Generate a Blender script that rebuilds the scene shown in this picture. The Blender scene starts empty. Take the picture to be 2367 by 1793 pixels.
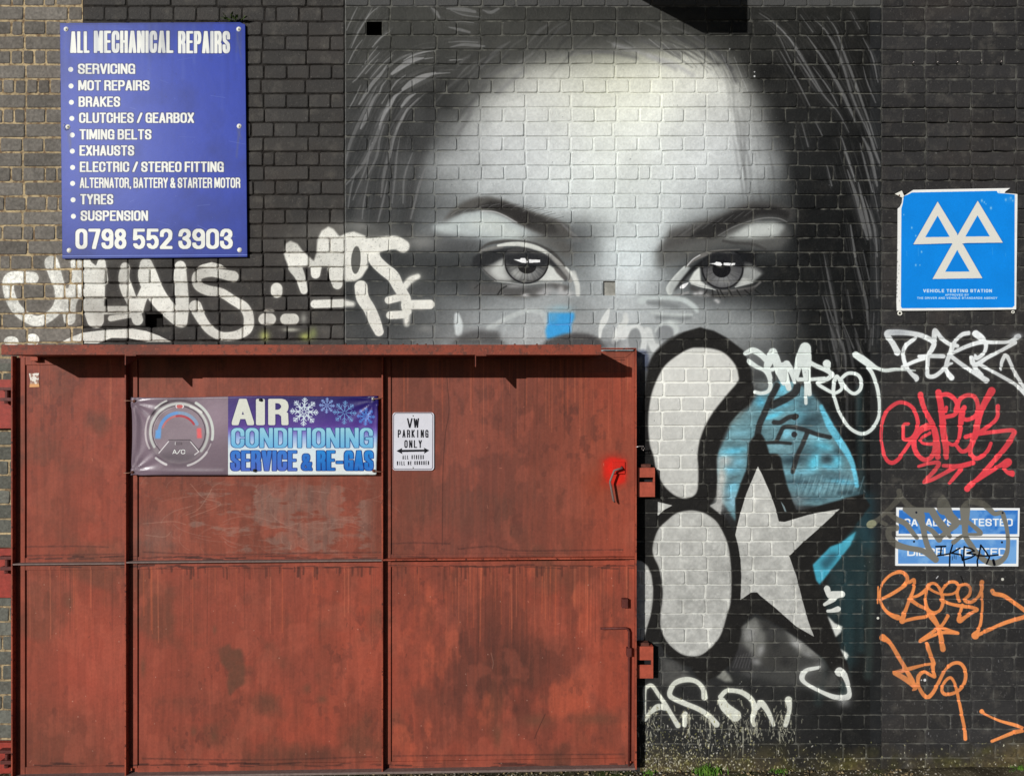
import bpy, bmesh, math, random
import numpy as np
from mathutils import Vector, Matrix
# ---------------------------------------------------------------- camera, sky, sun, exposure
U = 0.00225                      # metres on the wall per unit of the layout grid
CXU, CYU, GYU = 1183.5, 896.5, 1782.0
DIST = 3.8
sc = bpy.context.scene
C = sc.collection
cam = bpy.data.cameras.new('camera'); cam.sensor_width = 36; cam.lens = 36 * DIST / (2367 * U); cam.clip_end = 500; cam.clip_start = .05
co = bpy.data.objects.new('camera', cam); co.location = (0, -DIST, (GYU - CYU) * U); co.rotation_euler = (math.radians(90), 0, 0); C.objects.link(co); sc.camera = co
SUN = Vector((-0.69, -1.0, 0.368)).normalized()          # towards the sun
world = bpy.data.worlds.new('World'); sc.world = world; world.use_nodes = True
wn = world.node_tree; sky = wn.nodes.new('ShaderNodeTexSky'); sky.sky_type = 'NISHITA'; sky.sun_disc = False
sky.sun_elevation = math.asin(SUN.z); sky.sun_rotation = math.atan2(SUN.x, SUN.y); sky.dust_density = 0.4; sky.air_density = 0.55
bg = wn.nodes['Background']; wn.links.new(sky.outputs[0], bg.inputs[0]); bg.inputs[1].default_value = 0.05
sl = bpy.data.lights.new('sun', 'SUN'); sl.energy = 4.9; sl.angle = math.radians(0.5); sl.color = (1.0, 0.985, 0.955)
so = bpy.data.objects.new('sun', sl); so.rotation_euler = SUN.to_track_quat('Z', 'Y').to_euler(); so.location = (-3, -5, 5); C.objects.link(so)
sc.view_settings.view_transform = 'Standard'; sc.view_settings.look = 'None'; sc.view_settings.exposure = -0.42; sc.view_settings.gamma = 1; sc.view_settings.use_curve_mapping = False
# ---------------------------------------------------------------- paint tools (numpy, photograph-independent)
import numpy as np, math, random
def box1(a, r, ax):
    n = int(r)
    if n < 1: return a
    pad = [(0, 0)] * a.ndim; pad[ax] = (n + 1, n)
    c = np.cumsum(np.pad(a, pad, mode='edge'), axis=ax, dtype=np.float64)
    L = a.shape[ax]; w = 2 * n + 1
    hi = np.take(c, np.arange(w, w + L), axis=ax); lo = np.take(c, np.arange(0, L), axis=ax)
    return ((hi - lo) / w).astype(np.float32)
def blur(a, s):
    if s <= 0.3: return a
    r = max(1, round(s * 0.95))
    for _ in range(3): a = box1(box1(a, r, 0), r, 1)
    return a
def noise(h, w, cell, seed, octs=4, asp=1.0):
    rg = np.random.RandomState(seed); out = np.zeros((h, w), np.float32); amp = 1; tot = 0
    for o in range(octs):
        cy = max(1.0, cell * asp / 2 ** o); cx = max(1.0, cell / 2 ** o)
        gh, gw = int(h / cy) + 3, int(w / cx) + 3
        g = rg.rand(gh, gw).astype(np.float32)
        y = np.arange(h) / cy; x = np.arange(w) / cx
        yi = y.astype(int); xi = x.astype(int); fy = y - yi; fx = x - xi
        fy = fy * fy * (3 - 2 * fy); fx = fx * fx * (3 - 2 * fx)
        r0 = g[yi] * (1 - fy)[:, None] + g[yi + 1] * fy[:, None]
        out += amp * (r0[:, xi] * (1 - fx) + r0[:, xi + 1] * fx); tot += amp; amp *= 0.5
    return out / tot
def smooth_path(pts, n=10, closed=False):
    P = np.array([(p[0], p[1], p[2] if len(p) > 2 else np.nan) for p in pts], float)
    if len(P) < 3: return P
    Q = np.vstack([P[-1:], P, P[:2]]) if closed else np.vstack([2 * P[0] - P[1], P, 2 * P[-1] - P[-2]])
    out = []
    for i in range(1, len(Q) - 2):
        a, b, c, d = Q[i - 1], Q[i], Q[i + 1], Q[i + 2]
        for k in range(n):
            t = k / n
            out.append(0.5 * (2 * b + (c - a) * t + (2 * a - 5 * b + 4 * c - d) * t * t + (3 * b - a - 3 * c + d) * t ** 3))
    if not closed: out.append(P[-1])
    return np.array(out)
def crop(ox, oy, sc):
    return lambda L: [((p[0]) / sc + ox, (p[1]) / sc + oy) + ((p[2] / sc,) if len(p) > 2 else ()) for p in L]
def col3(c):
    if isinstance(c, (int, float)): c = (c, c, c)
    return np.array(c, np.float32) / 255.0
class Canvas:
    def __init__(s, x0, y0, x1, y1, S, base):
        s.x0, s.y0, s.x1, s.y1, s.S = x0, y0, x1, y1, S
        s.w = int((x1 - x0) * S); s.h = int((y1 - y0) * S)
        s.a = np.zeros((s.h, s.w, 3), np.float32); s.a[:] = col3(base)
        s.bump = None
    def px(s, pts): return [((p[0] - s.x0) * s.S, (p[1] - s.y0) * s.S) + ((p[2] * s.S,) if len(p) > 2 else ()) for p in pts]
    def box(s, P, m):
        xs = [p[0] for p in P]; ys = [p[1] for p in P]
        a, b = max(0, int(min(xs) - m)), min(s.w, int(max(xs) + m + 2)); c, d = max(0, int(min(ys) - m)), min(s.h, int(max(ys) + m + 2))
        return a, c, b, d
    def put(s, bx, m, col, tex=None):
        a, c, b, d = bx
        if b <= a or d <= c: return
        m = m[..., None]
        s.a[c:d, a:b] = s.a[c:d, a:b] * (1 - m) + col3(col) * m
    def mask_stroke(s, pts, w=None, soft=1.0, smooth=True):
        P = s.px(pts); W = None if w is None else w * s.S
        if smooth and len(P) > 2: P = [tuple(q) for q in smooth_path(P, 8)]
        P = [(p[0], p[1], (p[2] if len(p) > 2 and p[2] == p[2] else W)) for p in P]
        mw = max(p[2] for p in P) / 2 + soft * s.S + 2
        bx = s.box(P, mw); a, c, b, d = bx
        if b <= a or d <= c: return bx, None
        M = np.zeros((d - c, b - a), np.float32); so = max(1.0, soft * s.S)
        if len(P) == 1: P = P * 2
        for (x0, y0, w0), (x1, y1, w1) in zip(P[:-1], P[1:]):
            r = max(w0, w1) / 2 + so + 1
            ax, bx_ = max(a, int(min(x0, x1) - r)), min(b, int(max(x0, x1) + r + 2)); ay, by = max(c, int(min(y0, y1) - r)), min(d, int(max(y0, y1) + r + 2))
            if bx_ <= ax or by <= ay: continue
            X = np.arange(ax, bx_)[None] + .5; Y = np.arange(ay, by)[:, None] + .5
            dx, dy = x1 - x0, y1 - y0; L = dx * dx + dy * dy + 1e-6
            t = np.clip(((X - x0) * dx + (Y - y0) * dy) / L, 0, 1)
            dist = np.hypot(X - x0 - t * dx, Y - y0 - t * dy); rr = (w0 + (w1 - w0) * t) / 2
            m = np.clip((rr - dist) / so + .5, 0, 1).astype(np.float32)
            v = M[ay - c:by - c, ax - a:bx_ - a]; np.maximum(v, m, out=v)
        return bx, M
    def stroke(s, pts, w=None, col=255, soft=1.0, alpha=1.0, smooth=True, over=0, rough=0):
        bx, M = s.mask_stroke(pts, w, soft, smooth)
        if M is None: return
        if over:
            M2 = blur(M, over * s.S) * 0.35; M = np.maximum(M, M2)
        if rough:
            M = M * np.clip(1.25 - rough * noise(M.shape[0], M.shape[1], 5 * s.S, int(pts[0][0]) % 97, 3), 0, 1)
        s.put(bx, M * alpha, col)
    def fill_mask(s, pts, bl=0.8, smooth=False):
        P = s.px(pts)
        if smooth: P = [tuple(q) for q in smooth_path([p[:2] for p in P], 8, True)]
        m = bl * s.S * 3 + 2; bx = s.box(P, m); a, c, b, d = bx
        if b <= a or d <= c: return bx, None
        M = np.zeros(((d - c) , b - a), np.float32); xs = np.array([p[0] for p in P]); ys = np.array([p[1] for p in P])
        x2, y2 = np.roll(xs, -1), np.roll(ys, -1); col = np.arange(a, b) + .5
        for sub in (.25, .75):
            for r in range(d - c):
                y = c + r + sub; k = (ys <= y) != (y2 <= y)
                if not k.any(): continue
                xi = np.sort(xs[k] + (y - ys[k]) * (x2[k] - xs[k]) / (y2[k] - ys[k]))
                for i in range(0, len(xi) - 1, 2): M[r] += 0.5 * np.clip(np.minimum(col + .5, xi[i + 1]) - np.maximum(col - .5, xi[i]), 0, 1)
        return bx, blur(np.clip(M, 0, 1), bl * s.S if bl > 0.8 else 0)
    def poly(s, pts, col, bl=0.8, alpha=1.0, smooth=False, grain=0):
        bx, M = s.fill_mask(pts, bl, smooth)
        if M is None: return
        if grain: M = M * np.clip(1 - grain * noise(M.shape[0], M.shape[1], 9 * s.S, int(pts[0][1]) % 89, 4), 0, 1)
        s.put(bx, M * alpha, col)
    def clip(s, pts, fn, bl=1.0, smooth=False):
        old = s.a.copy(); fn(); bx, M = s.fill_mask(pts, bl, smooth); a, c, b, d = bx
        M = M[..., None]; new = s.a[c:d, a:b].copy(); s.a[:] = old
        s.a[c:d, a:b] = s.a[c:d, a:b] * (1 - M) + new * M
    def blob(s, x, y, rx, ry, col, alpha=1.0, rot=0, hard=0):
        R = max(rx, ry) * 2.3; (cx, cy), = s.px([(x, y)]); R *= s.S
        bx = s.box([(cx, cy)], R); a, c, b, d = bx
        if b <= a or d <= c: return
        X = np.arange(a, b)[None] + .5 - cx; Y = np.arange(c, d)[:, None] + .5 - cy
        ca, sa = math.cos(math.radians(rot)), math.sin(math.radians(rot))
        u = (X * ca + Y * sa) / (rx * s.S); v = (-X * sa + Y * ca) / (ry * s.S); q = u * u + v * v
        M = np.clip((1 - np.sqrt(q)) * hard + .5, 0, 1) if hard else np.exp(-q * 1.2)
        s.put(bx, (M * alpha).astype(np.float32), col)
# ---- block and thin capitals drawn as pen strokes; every character lives in a unit box
def arc(cx, cy, rx, ry, a0, a1, n=9):
    return [(cx + rx * math.cos(math.radians(a0 + (a1 - a0) * i / n)), cy + ry * math.sin(math.radians(a0 + (a1 - a0) * i / n))) for i in range(n + 1)]
RT = lambda t: arc(.62, t + .25, .38, .25, -90, 90, 6)
GL = {
 'A': [[(0, 1), (.46, 0)], [(.54, 0), (1, 1)], [(.22, .72), (.78, .72)]],
 'B': [[(0, 0), (0, 1)], [(0, 0)] + arc(.6, .24, .36, .24, -90, 90, 6) + [(0, .48)], [(0, .48)] + arc(.62, .74, .38, .26, -90, 90, 6) + [(0, 1)]],
 'C': [[(1, .34)] + arc(.5, .22, .5, .22, 0, -180) + arc(.5, .78, .5, .22, 180, 0) + [(1, .64)]],
 'D': [[(0, 0), (0, 1)], [(0, 0)] + arc(.55, .22, .45, .22, -90, 0, 5) + arc(.55, .78, .45, .22, 0, 90, 5) + [(0, 1)]],
 'E': [[(0, 0), (0, 1)], [(0, 0), (1, 0)], [(0, .48), (.85, .48)], [(0, 1), (1, 1)]],
 'F': [[(0, 0), (0, 1)], [(0, 0), (1, 0)], [(0, .48), (.85, .48)]],
 'G': [[(1, .32)] + arc(.5, .22, .5, .22, 0, -180) + arc(.5, .78, .5, .22, 180, 0) + [(1, .55), (.62, .55)], [(1, .7), (1, 1)]],
 'H': [[(0, 0), (0, 1)], [(1, 0), (1, 1)], [(0, .48), (1, .48)]],
 'I': [[(.5, 0), (.5, 1)]], 'J': [[(1, 0)] + arc(.5, .78, .5, .22, 0, 180)],
 'K': [[(0, 0), (0, 1)], [(1, 0), (.1, .52)], [(.25, .42), (1, 1)]],
 'L': [[(0, 0), (0, 1), (1, 1)]],
 'M': [[(0, 1), (0, 0)], [(.08, 0), (.5, .9)], [(.5, .9), (.92, 0)], [(1, 0), (1, 1)]],
 'N': [[(0, 1), (0, 0)], [(.04, 0), (.96, 1)], [(1, 1), (1, 0)]],
 'O': [arc(.5, .22, .5, .22, 0, -180) + arc(.5, .78, .5, .22, 180, 0) + [(1, .22)]],
 'P': [[(0, 0), (0, 1)], [(0, 0)] + arc(.6, .27, .4, .27, -90, 90, 6) + [(0, .54)]],
 'R': [[(0, 0), (0, 1)], [(0, 0)] + arc(.6, .25, .4, .25, -90, 90, 6) + [(0, .5)], [(.7, .5), (.97, .62), (1, 1)]],
 'S': [[(1, .3)] + arc(.5, .2, .5, .2, 0, -180, 8) + [(.08, .4), (.92, .6)] + arc(.5, .8, .5, .2, 0, 180, 8) + [(0, .68)]],
 'T': [[(0, 0), (1, 0)], [(.5, 0), (.5, 1)]],
 'U': [[(0, 0)] + arc(.5, .78, .5, .22, 180, 0) + [(1, 0)]],
 'V': [[(0, 0), (.46, 1)], [(.54, 1), (1, 0)]],
 'W': [[(0, 0), (.22, 1)], [(.22, 1), (.5, .1)], [(.5, .1), (.78, 1)], [(.78, 1), (1, 0)]],
 'X': [[(0, 0), (1, 1)], [(1, 0), (0, 1)]], 'Y': [[(0, 0), (.5, .52)], [(1, 0), (.5, .52)], [(.5, .52), (.5, 1)]],
 'Z': [[(0, 0), (1, 0), (0, 1), (1, 1)]],
 '0': [arc(.5, .22, .5, .22, 0, -180) + arc(.5, .78, .5, .22, 180, 0) + [(1, .22)]],
 '2': [[(0, .3)] + arc(.5, .22, .5, .22, -180, 0) + [(.95, .45), (0, 1), (1, 1)]],
 '3': [[(0, .28)] + arc(.5, .22, .46, .22, -180, 60) + [(.45, .47)], [(.45, .47)] + arc(.5, .75, .5, .25, -60, 180) + [(0, .7)]],
 '5': [[(.95, 0), (.08, 0), (.03, .5)] + arc(.5, .68, .5, .32, -140, 150)],
 '7': [[(0, 0), (1, 0), (.45, 1)]],
 '8': [arc(.5, .23, .45, .23, 0, 360, 14), arc(.5, .74, .5, .26, 0, 360, 14)],
 '9': [[(1, .3)] + arc(.5, .27, .5, .27, 0, 360, 14) + [(1, .7)] + arc(.5, .8, .5, .2, 0, 180, 7)],
 '&': [[(1, 1), (.15, .3)] + arc(.42, .18, .28, .18, 160, 400, 10) + [(.6, .4), (.15, .6)] + arc(.42, .8, .42, .2, 190, 20, 8) + [(.95, .58)]],
 '/': [[(0, 1), (1, 0)]], '-': [[(.1, .6), (.9, .6)]], ',': [[(.5, .98), (.4, 1.12)]], '.': [[(.5, 1), (.5, 1)]], '<': [[(1, 0), (0, .5), (1, 1)]]}
WD = {'I': 0, 'M': 1.35, 'W': 1.5, ' ': .45, ',': .1, '.': .1, '/': .8, '-': .7, 'L': .85, 'T': .95, 'E': .85, 'F': .85, '&': 1.2}
def text(cv, t, x0, y0, x1, y1, pen, col, gap=.1, outline=None, mono=False, skew=0, p=4.5, slope=0, grad=None):
    """t fitted to the box x0..x1, y0..y1 (y0 = cap top, y1 = baseline); pen = (w, h) as fractions of cap height"""
    H = y1 - y0; pw, ph = pen[0] * H, pen[1] * H; n = len(t)
    ws = [(1 if mono else WD.get(c, 1)) for c in t]
    g = gap * H; free = (x1 - x0) - g * (n - 1) - sum(0 if c == ' ' else pw for c in t); u = max(free, 1) / max(sum(ws), .01)
    if mono: ws = [0 if c == 'I_' else w for c, w in zip(t, ws)]
    for ps in ((1, 0) if outline else (0,)):
        x = x0
        for c, w in zip(t, ws):
            if c == ' ': x += u * w + g; continue
            gw = u * w; S = cv.S; ex = (outline[1] if ps else 0)
            yo = slope * (x - x0)
            ox, oy = (x + pw / 2 - cv.x0) * S, (y0 + ph / 2 + yo - cv.y0) * S
            gh = H - ph
            m = 3 * S + ex * S
            a, b = int(ox - pw * S / 2 - m), int(ox + (gw + pw / 2) * S + m); cc, d = int(oy - ph * S / 2 - m), int(oy + (gh * 1.14 + ph / 2) * S + m)
            a, cc = max(a, 0), max(cc, 0); b, d = min(b, cv.w), min(d, cv.h)
            if b > a and d > cc:
                X = (np.arange(a, b) + .5 - ox)[None]; Y = (np.arange(cc, d) + .5 - oy)[:, None]
                F = np.full((d - cc, b - a), 99., np.float32); hx, hy = pw * S / 2, ph * S / 2
                for L in GL.get(c, []):
                    for q in range(len(L) - 1):
                        p0 = np.array([L[q][0] * gw * S, L[q][1] * gh * S]); p1 = np.array([L[q + 1][0] * gw * S, L[q + 1][1] * gh * S])
                        if skew: p0[0] -= skew * p0[1]; p1[0] -= skew * p1[1]
                        k = max(1, int(np.hypot(*(p1 - p0)) / (0.35 * min(hx, hy) + .5)))
                        for i in range(k + 1):
                            r = p0 + (p1 - p0) * i / k
                            F = np.minimum(F, (np.abs((X - r[0]) / hx) ** p + np.abs((Y - r[1]) / hy) ** p) ** (1 / p))
                M = np.clip((1 - F) * min(hx, hy) + ex * S + .5, 0, 1)
                cl = outline[0] if ps else col
                if grad and not ps:
                    tt = np.clip((Y + hy) / (H * S), 0, 1)[..., None]; cg = col3(grad[0]) * (1 - tt) + col3(grad[1]) * tt
                    Mm = M[..., None]; cv.a[cc:d, a:b] = cv.a[cc:d, a:b] * (1 - Mm) + cg * Mm
                else: cv.put((a, cc, b, d), M, cl)
            x += gw + pw + g
# ---------------------------------------------------------------- paint on the wall (coordinates in units of 2.25 mm, origin top left)
CVS = {}
W = Canvas(-260, -260, 2640, 1850, 1.0, (68, 67, 65))
CVS['wall'] = W
SEAM_A, SEAM_B, SEAM_C = 191, 797, 2037
K1, K2, K3 = crop(960, 420, 5.027), crop(1480, 420, 5.027), crop(1240, 620, 5.027)
G1, G2, G3 = crop(0, 560, 5.027), crop(400, 500, 5.027), crop(620, 500, 5.027)
T1, T2, T3, T4, T5, T6, T7 = crop(1690, 760, 5.821), crop(2000, 720, 6.027), crop(2000, 880, 6.027), crop(2000, 1120, 6.027), crop(2000, 1300, 6.027), crop(1967, 1493, 5.53), crop(1460, 1500, 5.53)
H1, K7, A1, C6, C3, C2B, C9, E5 = crop(1640, 860, 5.53), crop(1460, 1140, 3.687), crop(1460, 800, 4.19), crop(780, 0, 5.53), crop(1567, 0, 2.765), crop(1567, 580, 2.765), crop(1567, 1193, 2.765), crop(1040, 640, 4.809)
def wallpaint():
    s = W; OX, OY = 260, 260
    def rect(x0, y0, x1, y1, c): s.a[max(0, y0 + OY):y1 + OY, max(0, x0 + OX):x1 + OX] = col3(c)
    # ground coats
    rect(-260, -260, SEAM_A, 1850, (116, 111, 104)); rect(SEAM_A, -260, SEAM_B, 1850, (62, 60, 58)); rect(-260, 840, SEAM_A, 1850, (106, 106, 98))
    rect(SEAM_C, -260, 2640, 1850, (50, 49, 49))
    rect(SEAM_B, -260, SEAM_C, 17, (74, 74, 73))
    rows = {
     10: [(797, 68), (1500, 60), (2037, 44)],
     40: [(797, 68), (1000, 72), (1500, 66), (1650, 56), (1800, 48), (2037, 40)],
     80: [(797, 66), (1400, 70), (1560, 78), (1640, 64), (1700, 52), (2037, 38)],
     112: [(797, 66), (1180, 72), (1300, 84), (1400, 92), (1500, 106), (1570, 112), (1630, 92), (1690, 56), (2037, 38)],
     140: [(797, 68), (1130, 70), (1200, 84), (1260, 118), (1320, 140), (1400, 158), (1500, 172), (1580, 184), (1630, 160), (1680, 100), (1720, 50), (2037, 36)],
     170: [(797, 68), (1080, 70), (1140, 96), (1200, 150), (1260, 188), (1400, 212), (1567, 214), (1640, 196), (1690, 130), (1730, 60), (1760, 40), (2037, 36)],
     200: [(797, 64), (1030, 62), (1100, 82), (1150, 118), (1180, 162), (1240, 208), (1300, 222), (1450, 230), (1600, 224), (1680, 204), (1725, 120), (1760, 52), (2037, 36)],
     240: [(797, 66), (980, 54), (1040, 60), (1080, 92), (1120, 150), (1160, 190), (1220, 212), (1300, 224), (1450, 233), (1600, 222), (1700, 196), (1745, 116), (1790, 46), (2037, 36)],
     290: [(797, 66), (950, 56), (1000, 76), (1050, 108), (1090, 155), (1150, 192), (1250, 216), (1400, 230), (1500, 233), (1620, 220), (1705, 192), (1750, 134), (1800, 50), (2037, 35)],
     330: [(797, 62), (950, 52), (990, 80), (1040, 122), (1080, 165), (1150, 198), (1300, 222), (1500, 234), (1600, 226), (1700, 204), (1750, 150), (1790, 90), (1825, 46), (2037, 35)],
     380: [(797, 60), (906, 70), (943, 88), (982, 112), (1015, 140), (1069, 168), (1140, 195), (1250, 215), (1500, 232), (1600, 222), (1700, 196), (1760, 160), (1800, 108), (1830, 48), (2037, 34)],
     430: [(797, 58), (900, 64), (943, 84), (982, 104), (1033, 130), (1080, 160), (1120, 186), (1200, 206), (1400, 222), (1500, 224), (1600, 212), (1675, 196), (1722, 170), (1769, 130), (1810, 80), (1845, 42), (2037, 34)],
     480: [(797, 58), (930, 72), (1000, 96), (1060, 110), (1230, 170), (1310, 200), (1400, 218), (1500, 218), (1560, 204), (1620, 176), (1680, 120), (1820, 60), (1850, 38), (2037, 33)],
     530: [(797, 60), (930, 74), (1000, 112), (1100, 180), (1240, 170), (1300, 100), (1350, 106), (1380, 150), (1430, 205), (1480, 218), (1540, 196), (1570, 150), (1620, 96), (1700, 84), (1820, 60), (1850, 36), (2037, 33)],
     575: [(797, 60), (930, 70), (1000, 78), (1100, 90), (1260, 104), (1320, 96), (1370, 122), (1405, 205), (1455, 236), (1505, 212), (1550, 130), (1600, 80), (1800, 62), (1850, 36), (2037, 33)],
     620: [(797, 60), (930, 66), (1040, 66), (1260, 90), (1310, 110), (1350, 126), (1400, 192), (1450, 228), (1500, 200), (1540, 128), (1590, 84), (1690, 52), (1800, 40), (2037, 32)],
     655: [(797, 62), (940, 78), (1060, 74), (1200, 84), (1300, 140), (1360, 142), (1400, 188), (1455, 216), (1510, 182), (1560, 122), (1620, 74), (1720, 52), (1800, 40), (2037, 32)],
     690: [(797, 64), (940, 84), (1020, 96), (1100, 106), (1200, 140), (1280, 160), (1340, 140), (1390, 166), (1440, 190), (1500, 176), (1570, 128), (1640, 92), (1740, 72), (1830, 46), (2037, 32)],
     720: [(797, 66), (940, 86), (1020, 104), (1100, 132), (1180, 158), (1270, 166), (1330, 136), (1390, 160), (1450, 190), (1520, 176), (1600, 158), (1680, 130), (1760, 98), (1830, 58), (1870, 38), (2037, 31)],
     760: [(797, 68), (940, 84), (1020, 108), (1100, 146), (1180, 166), (1260, 168), (1340, 148), (1440, 170), (1560, 160), (1690, 150), (1760, 132), (1820, 78), (1870, 44), (2037, 31)],
     810: [(797, 68), (1100, 140), (1300, 150), (1480, 158), (1600, 140), (1700, 116), (1770, 98), (1830, 60), (1870, 38), (2037, 31)],
     870: [(797, 68), (1300, 120), (1480, 110), (1600, 80), (1740, 110), (1790, 92), (1840, 44), (2037, 30)],
     960: [(797, 60), (1480, 60), (1700, 60), (1840, 42), (2037, 31)],
     1200: [(797, 50), (1480, 48), (1800, 44), (2037, 37)], 1560: [(797, 55), (1480, 56), (1800, 52), (2037, 40)], 1850: [(797, 52), (1480, 54), (2037, 44)]}
    ys = sorted(rows); xs = np.arange(SEAM_B, SEAM_C)
    tab = np.array([np.interp(xs, [p[0] for p in rows[y]], [p[1] for p in rows[y]]) for y in ys], np.float32)
    yy = np.arange(17, 1850); f = np.empty((len(yy), len(xs)), np.float32)
    for k in range(len(xs)): f[:, k] = np.interp(yy, ys, tab[:, k])
    f = blur(f, 5)
    h, w = f.shape
    lum = f / 255 * .975
    lum = np.where(lum < .45, lum - .068 * (1 - lum / .45), lum); lum = lum + .34 * np.clip(lum - .30, 0, 1) * np.clip(.97 - lum, 0, 1) * 1.2
    # brushed and sprayed unevenness of the mural paint itself
    lum = lum * (1 + 0.12 * (noise(h, w, 60, 3, 4) - .5) + .07 * (noise(h, w, 3, 8, 1) - .5)) + 0.035 * (noise(h, w, 26, 5, 3) - .5)
    warm = np.clip((330 - yy) / 250, 0, 1)[:, None]; cool = np.clip(1 - abs(yy - 600)[:, None] / 420, 0, 1)
    g = lum[..., None] * np.ones(3, np.float32)
    mid = np.exp(-((xs - 1430) / 150.) ** 2)[None] * np.clip((640 - yy) / 400, 0, 1)[:, None] * (lum > .5); g[..., 0] *= 1 + .004 * warm - .030 * cool; g[..., 2] *= 1 - .050 * warm + .016 * cool - .035 * mid; g[..., 1] *= 1 + .006
    s.a[17 + OY:1850 + OY, SEAM_B + OX:SEAM_C + OX] = g
    rect(2010, 17, 2037, 1850, (36, 37, 38))
    # vertical soft hair tones at both sides
    for x, c, a in ((830, 84, .5), (870, 56, .6), (905, 80, .35), (940, 52, .55)):
        s.stroke([(x + 60, 260), (x + 14, 420), (x, 560)], 26, c, soft=18, alpha=a)
    # ---- hair, left temple
    hr = random.Random(77)
    def hair(K, L, c=150, a=.75):
        for st in L:
            pts, wd = st[:-1], st[-1]; P = K(pts); n = len(P)
            P = [(p[0], p[1], max(1.1, .95 * wd * math.sin(math.pi * (i + .35) / (n - .3 + .35)))) for i, p in enumerate(P)]
            s.stroke(P, None, c, soft=2.2, alpha=a * .85)
            for k in range(8):
                ox, oy = hr.gauss(0, 9), hr.gauss(0, 9); sh = hr.uniform(.3, .6); s.stroke([(p[0] + ox, p[1] + oy, max(1.1, p[2] * sh)) for p in P], None, c * hr.uniform(.55, .95), soft=2.4, alpha=a * hr.uniform(.10, .36))
    hair(C6, [[(260, 100), (190, 240), (120, 400), 3], [(450, 110), (360, 270), (260, 440), (180, 620), 4], [(530, 100), (440, 170), (360, 270), 2.5], [(680, 405), (560, 490), (450, 610), 4],
              [(520, 600), (440, 700), (350, 820), 3], [(540, 680), (400, 830), (260, 1000), (200, 1060), 3.5], [(710, 710), (560, 850), (420, 1010), 3], [(320, 520), (230, 640), (140, 820), 3],
              [(640, 830), (560, 950), (460, 1060), (380, 1180), (280, 1340), 9], [(870, 970), (760, 1050), (680, 1160), 4], [(630, 1030), (570, 1110), (540, 1200), 4],
              [(540, 1180), (470, 1270), (410, 1400), (350, 1560), (300, 1650), 8], [(650, 1200), (570, 1330), 3], [(300, 1100), (210, 1290), (150, 1390), 3], [(520, 770), (360, 950), 2.5], [(650, 1390), (590, 1500), (540, 1650), 5],
              [(900, 1380), (820, 1540), (760, 1650), 7], [(360, 1470), (300, 1650), 4]], 158, .7)
    hair(C6, [[(1100, 750), (960, 780), (850, 840), (700, 950), 13], [(1250, 940), (1100, 990), (960, 1060), (840, 1150), 15], [(830, 1170), (740, 1240), (680, 1340), (610, 1450), (540, 1600), 9],
              [(1000, 1200), (900, 1270), (820, 1370), 8], [(1440, 940), (1250, 950), 3], [(1250, 655), (1120, 670), (960, 720), (850, 780), 4], [(1220, 745), (1120, 760), 3], [(1600, 768), (1440, 780), 2.5],
              [(1040, 1260), (900, 1400), (830, 1530), 3]], 168, .8)
    hair(C6, [[(1450, 140), (1600, 200), (1820, 230), 4], [(1400, 120), (1600, 130), (1760, 160), 10], [(1200, 110), (1260, 160), (1300, 230), 8], [(1400, 265), (1560, 275), (1740, 300), 4], [(1430, 360), (1560, 385), (1690, 420), 7],
              [(1450, 610), (1600, 580), (1760, 590), (1880, 600), 8], [(1420, 550), (1600, 540), (1800, 550), 3], [(1860, 140), (1960, 170), (2060, 120), 8]], 140, .6)
    K2L = crop(780, 0, 2.765)
    hair(K2L, [[(330, 640), (290, 760), (240, 900), (160, 1060), (60, 1180), 9], [(410, 770), (360, 880), (335, 980), (300, 1110), (280, 1260), 9], [(560, 600), (440, 720), (370, 870), (340, 1010), 5], [(250, 560), (180, 700), (90, 900), (50, 1050), 8],
               [(300, 800), (270, 900), (250, 1010), (180, 1150), 6], [(400, 880), (380, 1000), (370, 1120), (350, 1300), 5], [(480, 980), (430, 1130), (420, 1300), 5], [(130, 1060), (90, 1200), (70, 1330), 5], [(210, 900), (190, 1050), (100, 1280), 4],
               [(560, 1080), (520, 1200), (470, 1400), 6], [(320, 1160), (290, 1300), (260, 1420), 5], [(200, 1150), (170, 1300), (160, 1400), 4]], 126, .7)
    # ---- hair, right side
    hair(C3, [[(520, 90), (620, 160), (740, 290), (830, 440), (920, 600), (1020, 720), (1090, 850), 5], [(870, 130), (940, 200), (1010, 320), (1060, 450), (1110, 620), (1180, 780), (1230, 900), 6],
              [(950, 110), (1010, 200), (1060, 350), (1110, 480), (1160, 620), (1220, 790), (1270, 950), 6], [(820, 230), (930, 390), (1030, 560), (1090, 690), (1130, 780), 8], [(1100, 80), (1160, 190), 3],
              [(1180, 250), (1240, 370), (1275, 530), 4], [(760, 370), (830, 480), (900, 590), 4], [(860, 430), (960, 570), (1020, 680), 4], [(1200, 780), (1250, 950), (1290, 1060), 6], [(640, 230), (720, 400), 3], [(650, 330), (760, 520), (840, 680), 3.5],
              [(1180, 430), (1210, 540), (1260, 660), 3.5], [(790, 790), (830, 940), 3], [(880, 790), (920, 870), 3], [(950, 1060), (980, 1190), 4], [(1180, 880), (1230, 1000), (1270, 1190), 7], [(1160, 920), (1200, 1080), (1240, 1230), 5],
              [(1040, 870), (1090, 1030), (1130, 1160), 5], [(1080, 1090), (1140, 1270), (1180, 1420), (1210, 1530), 11], [(1150, 1170), (1200, 1380), (1230, 1520), 8], [(1190, 1260), (1250, 1450), (1270, 1640), 6], [(1060, 960), (1130, 1160), 3],
              [(1240, 1180), (1275, 1350), 3], [(1100, 1440), (1130, 1640), 7], [(600, 130), (700, 240), (800, 400), 3], [(780, 100), (860, 210), 3]], 128, .75)
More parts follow.
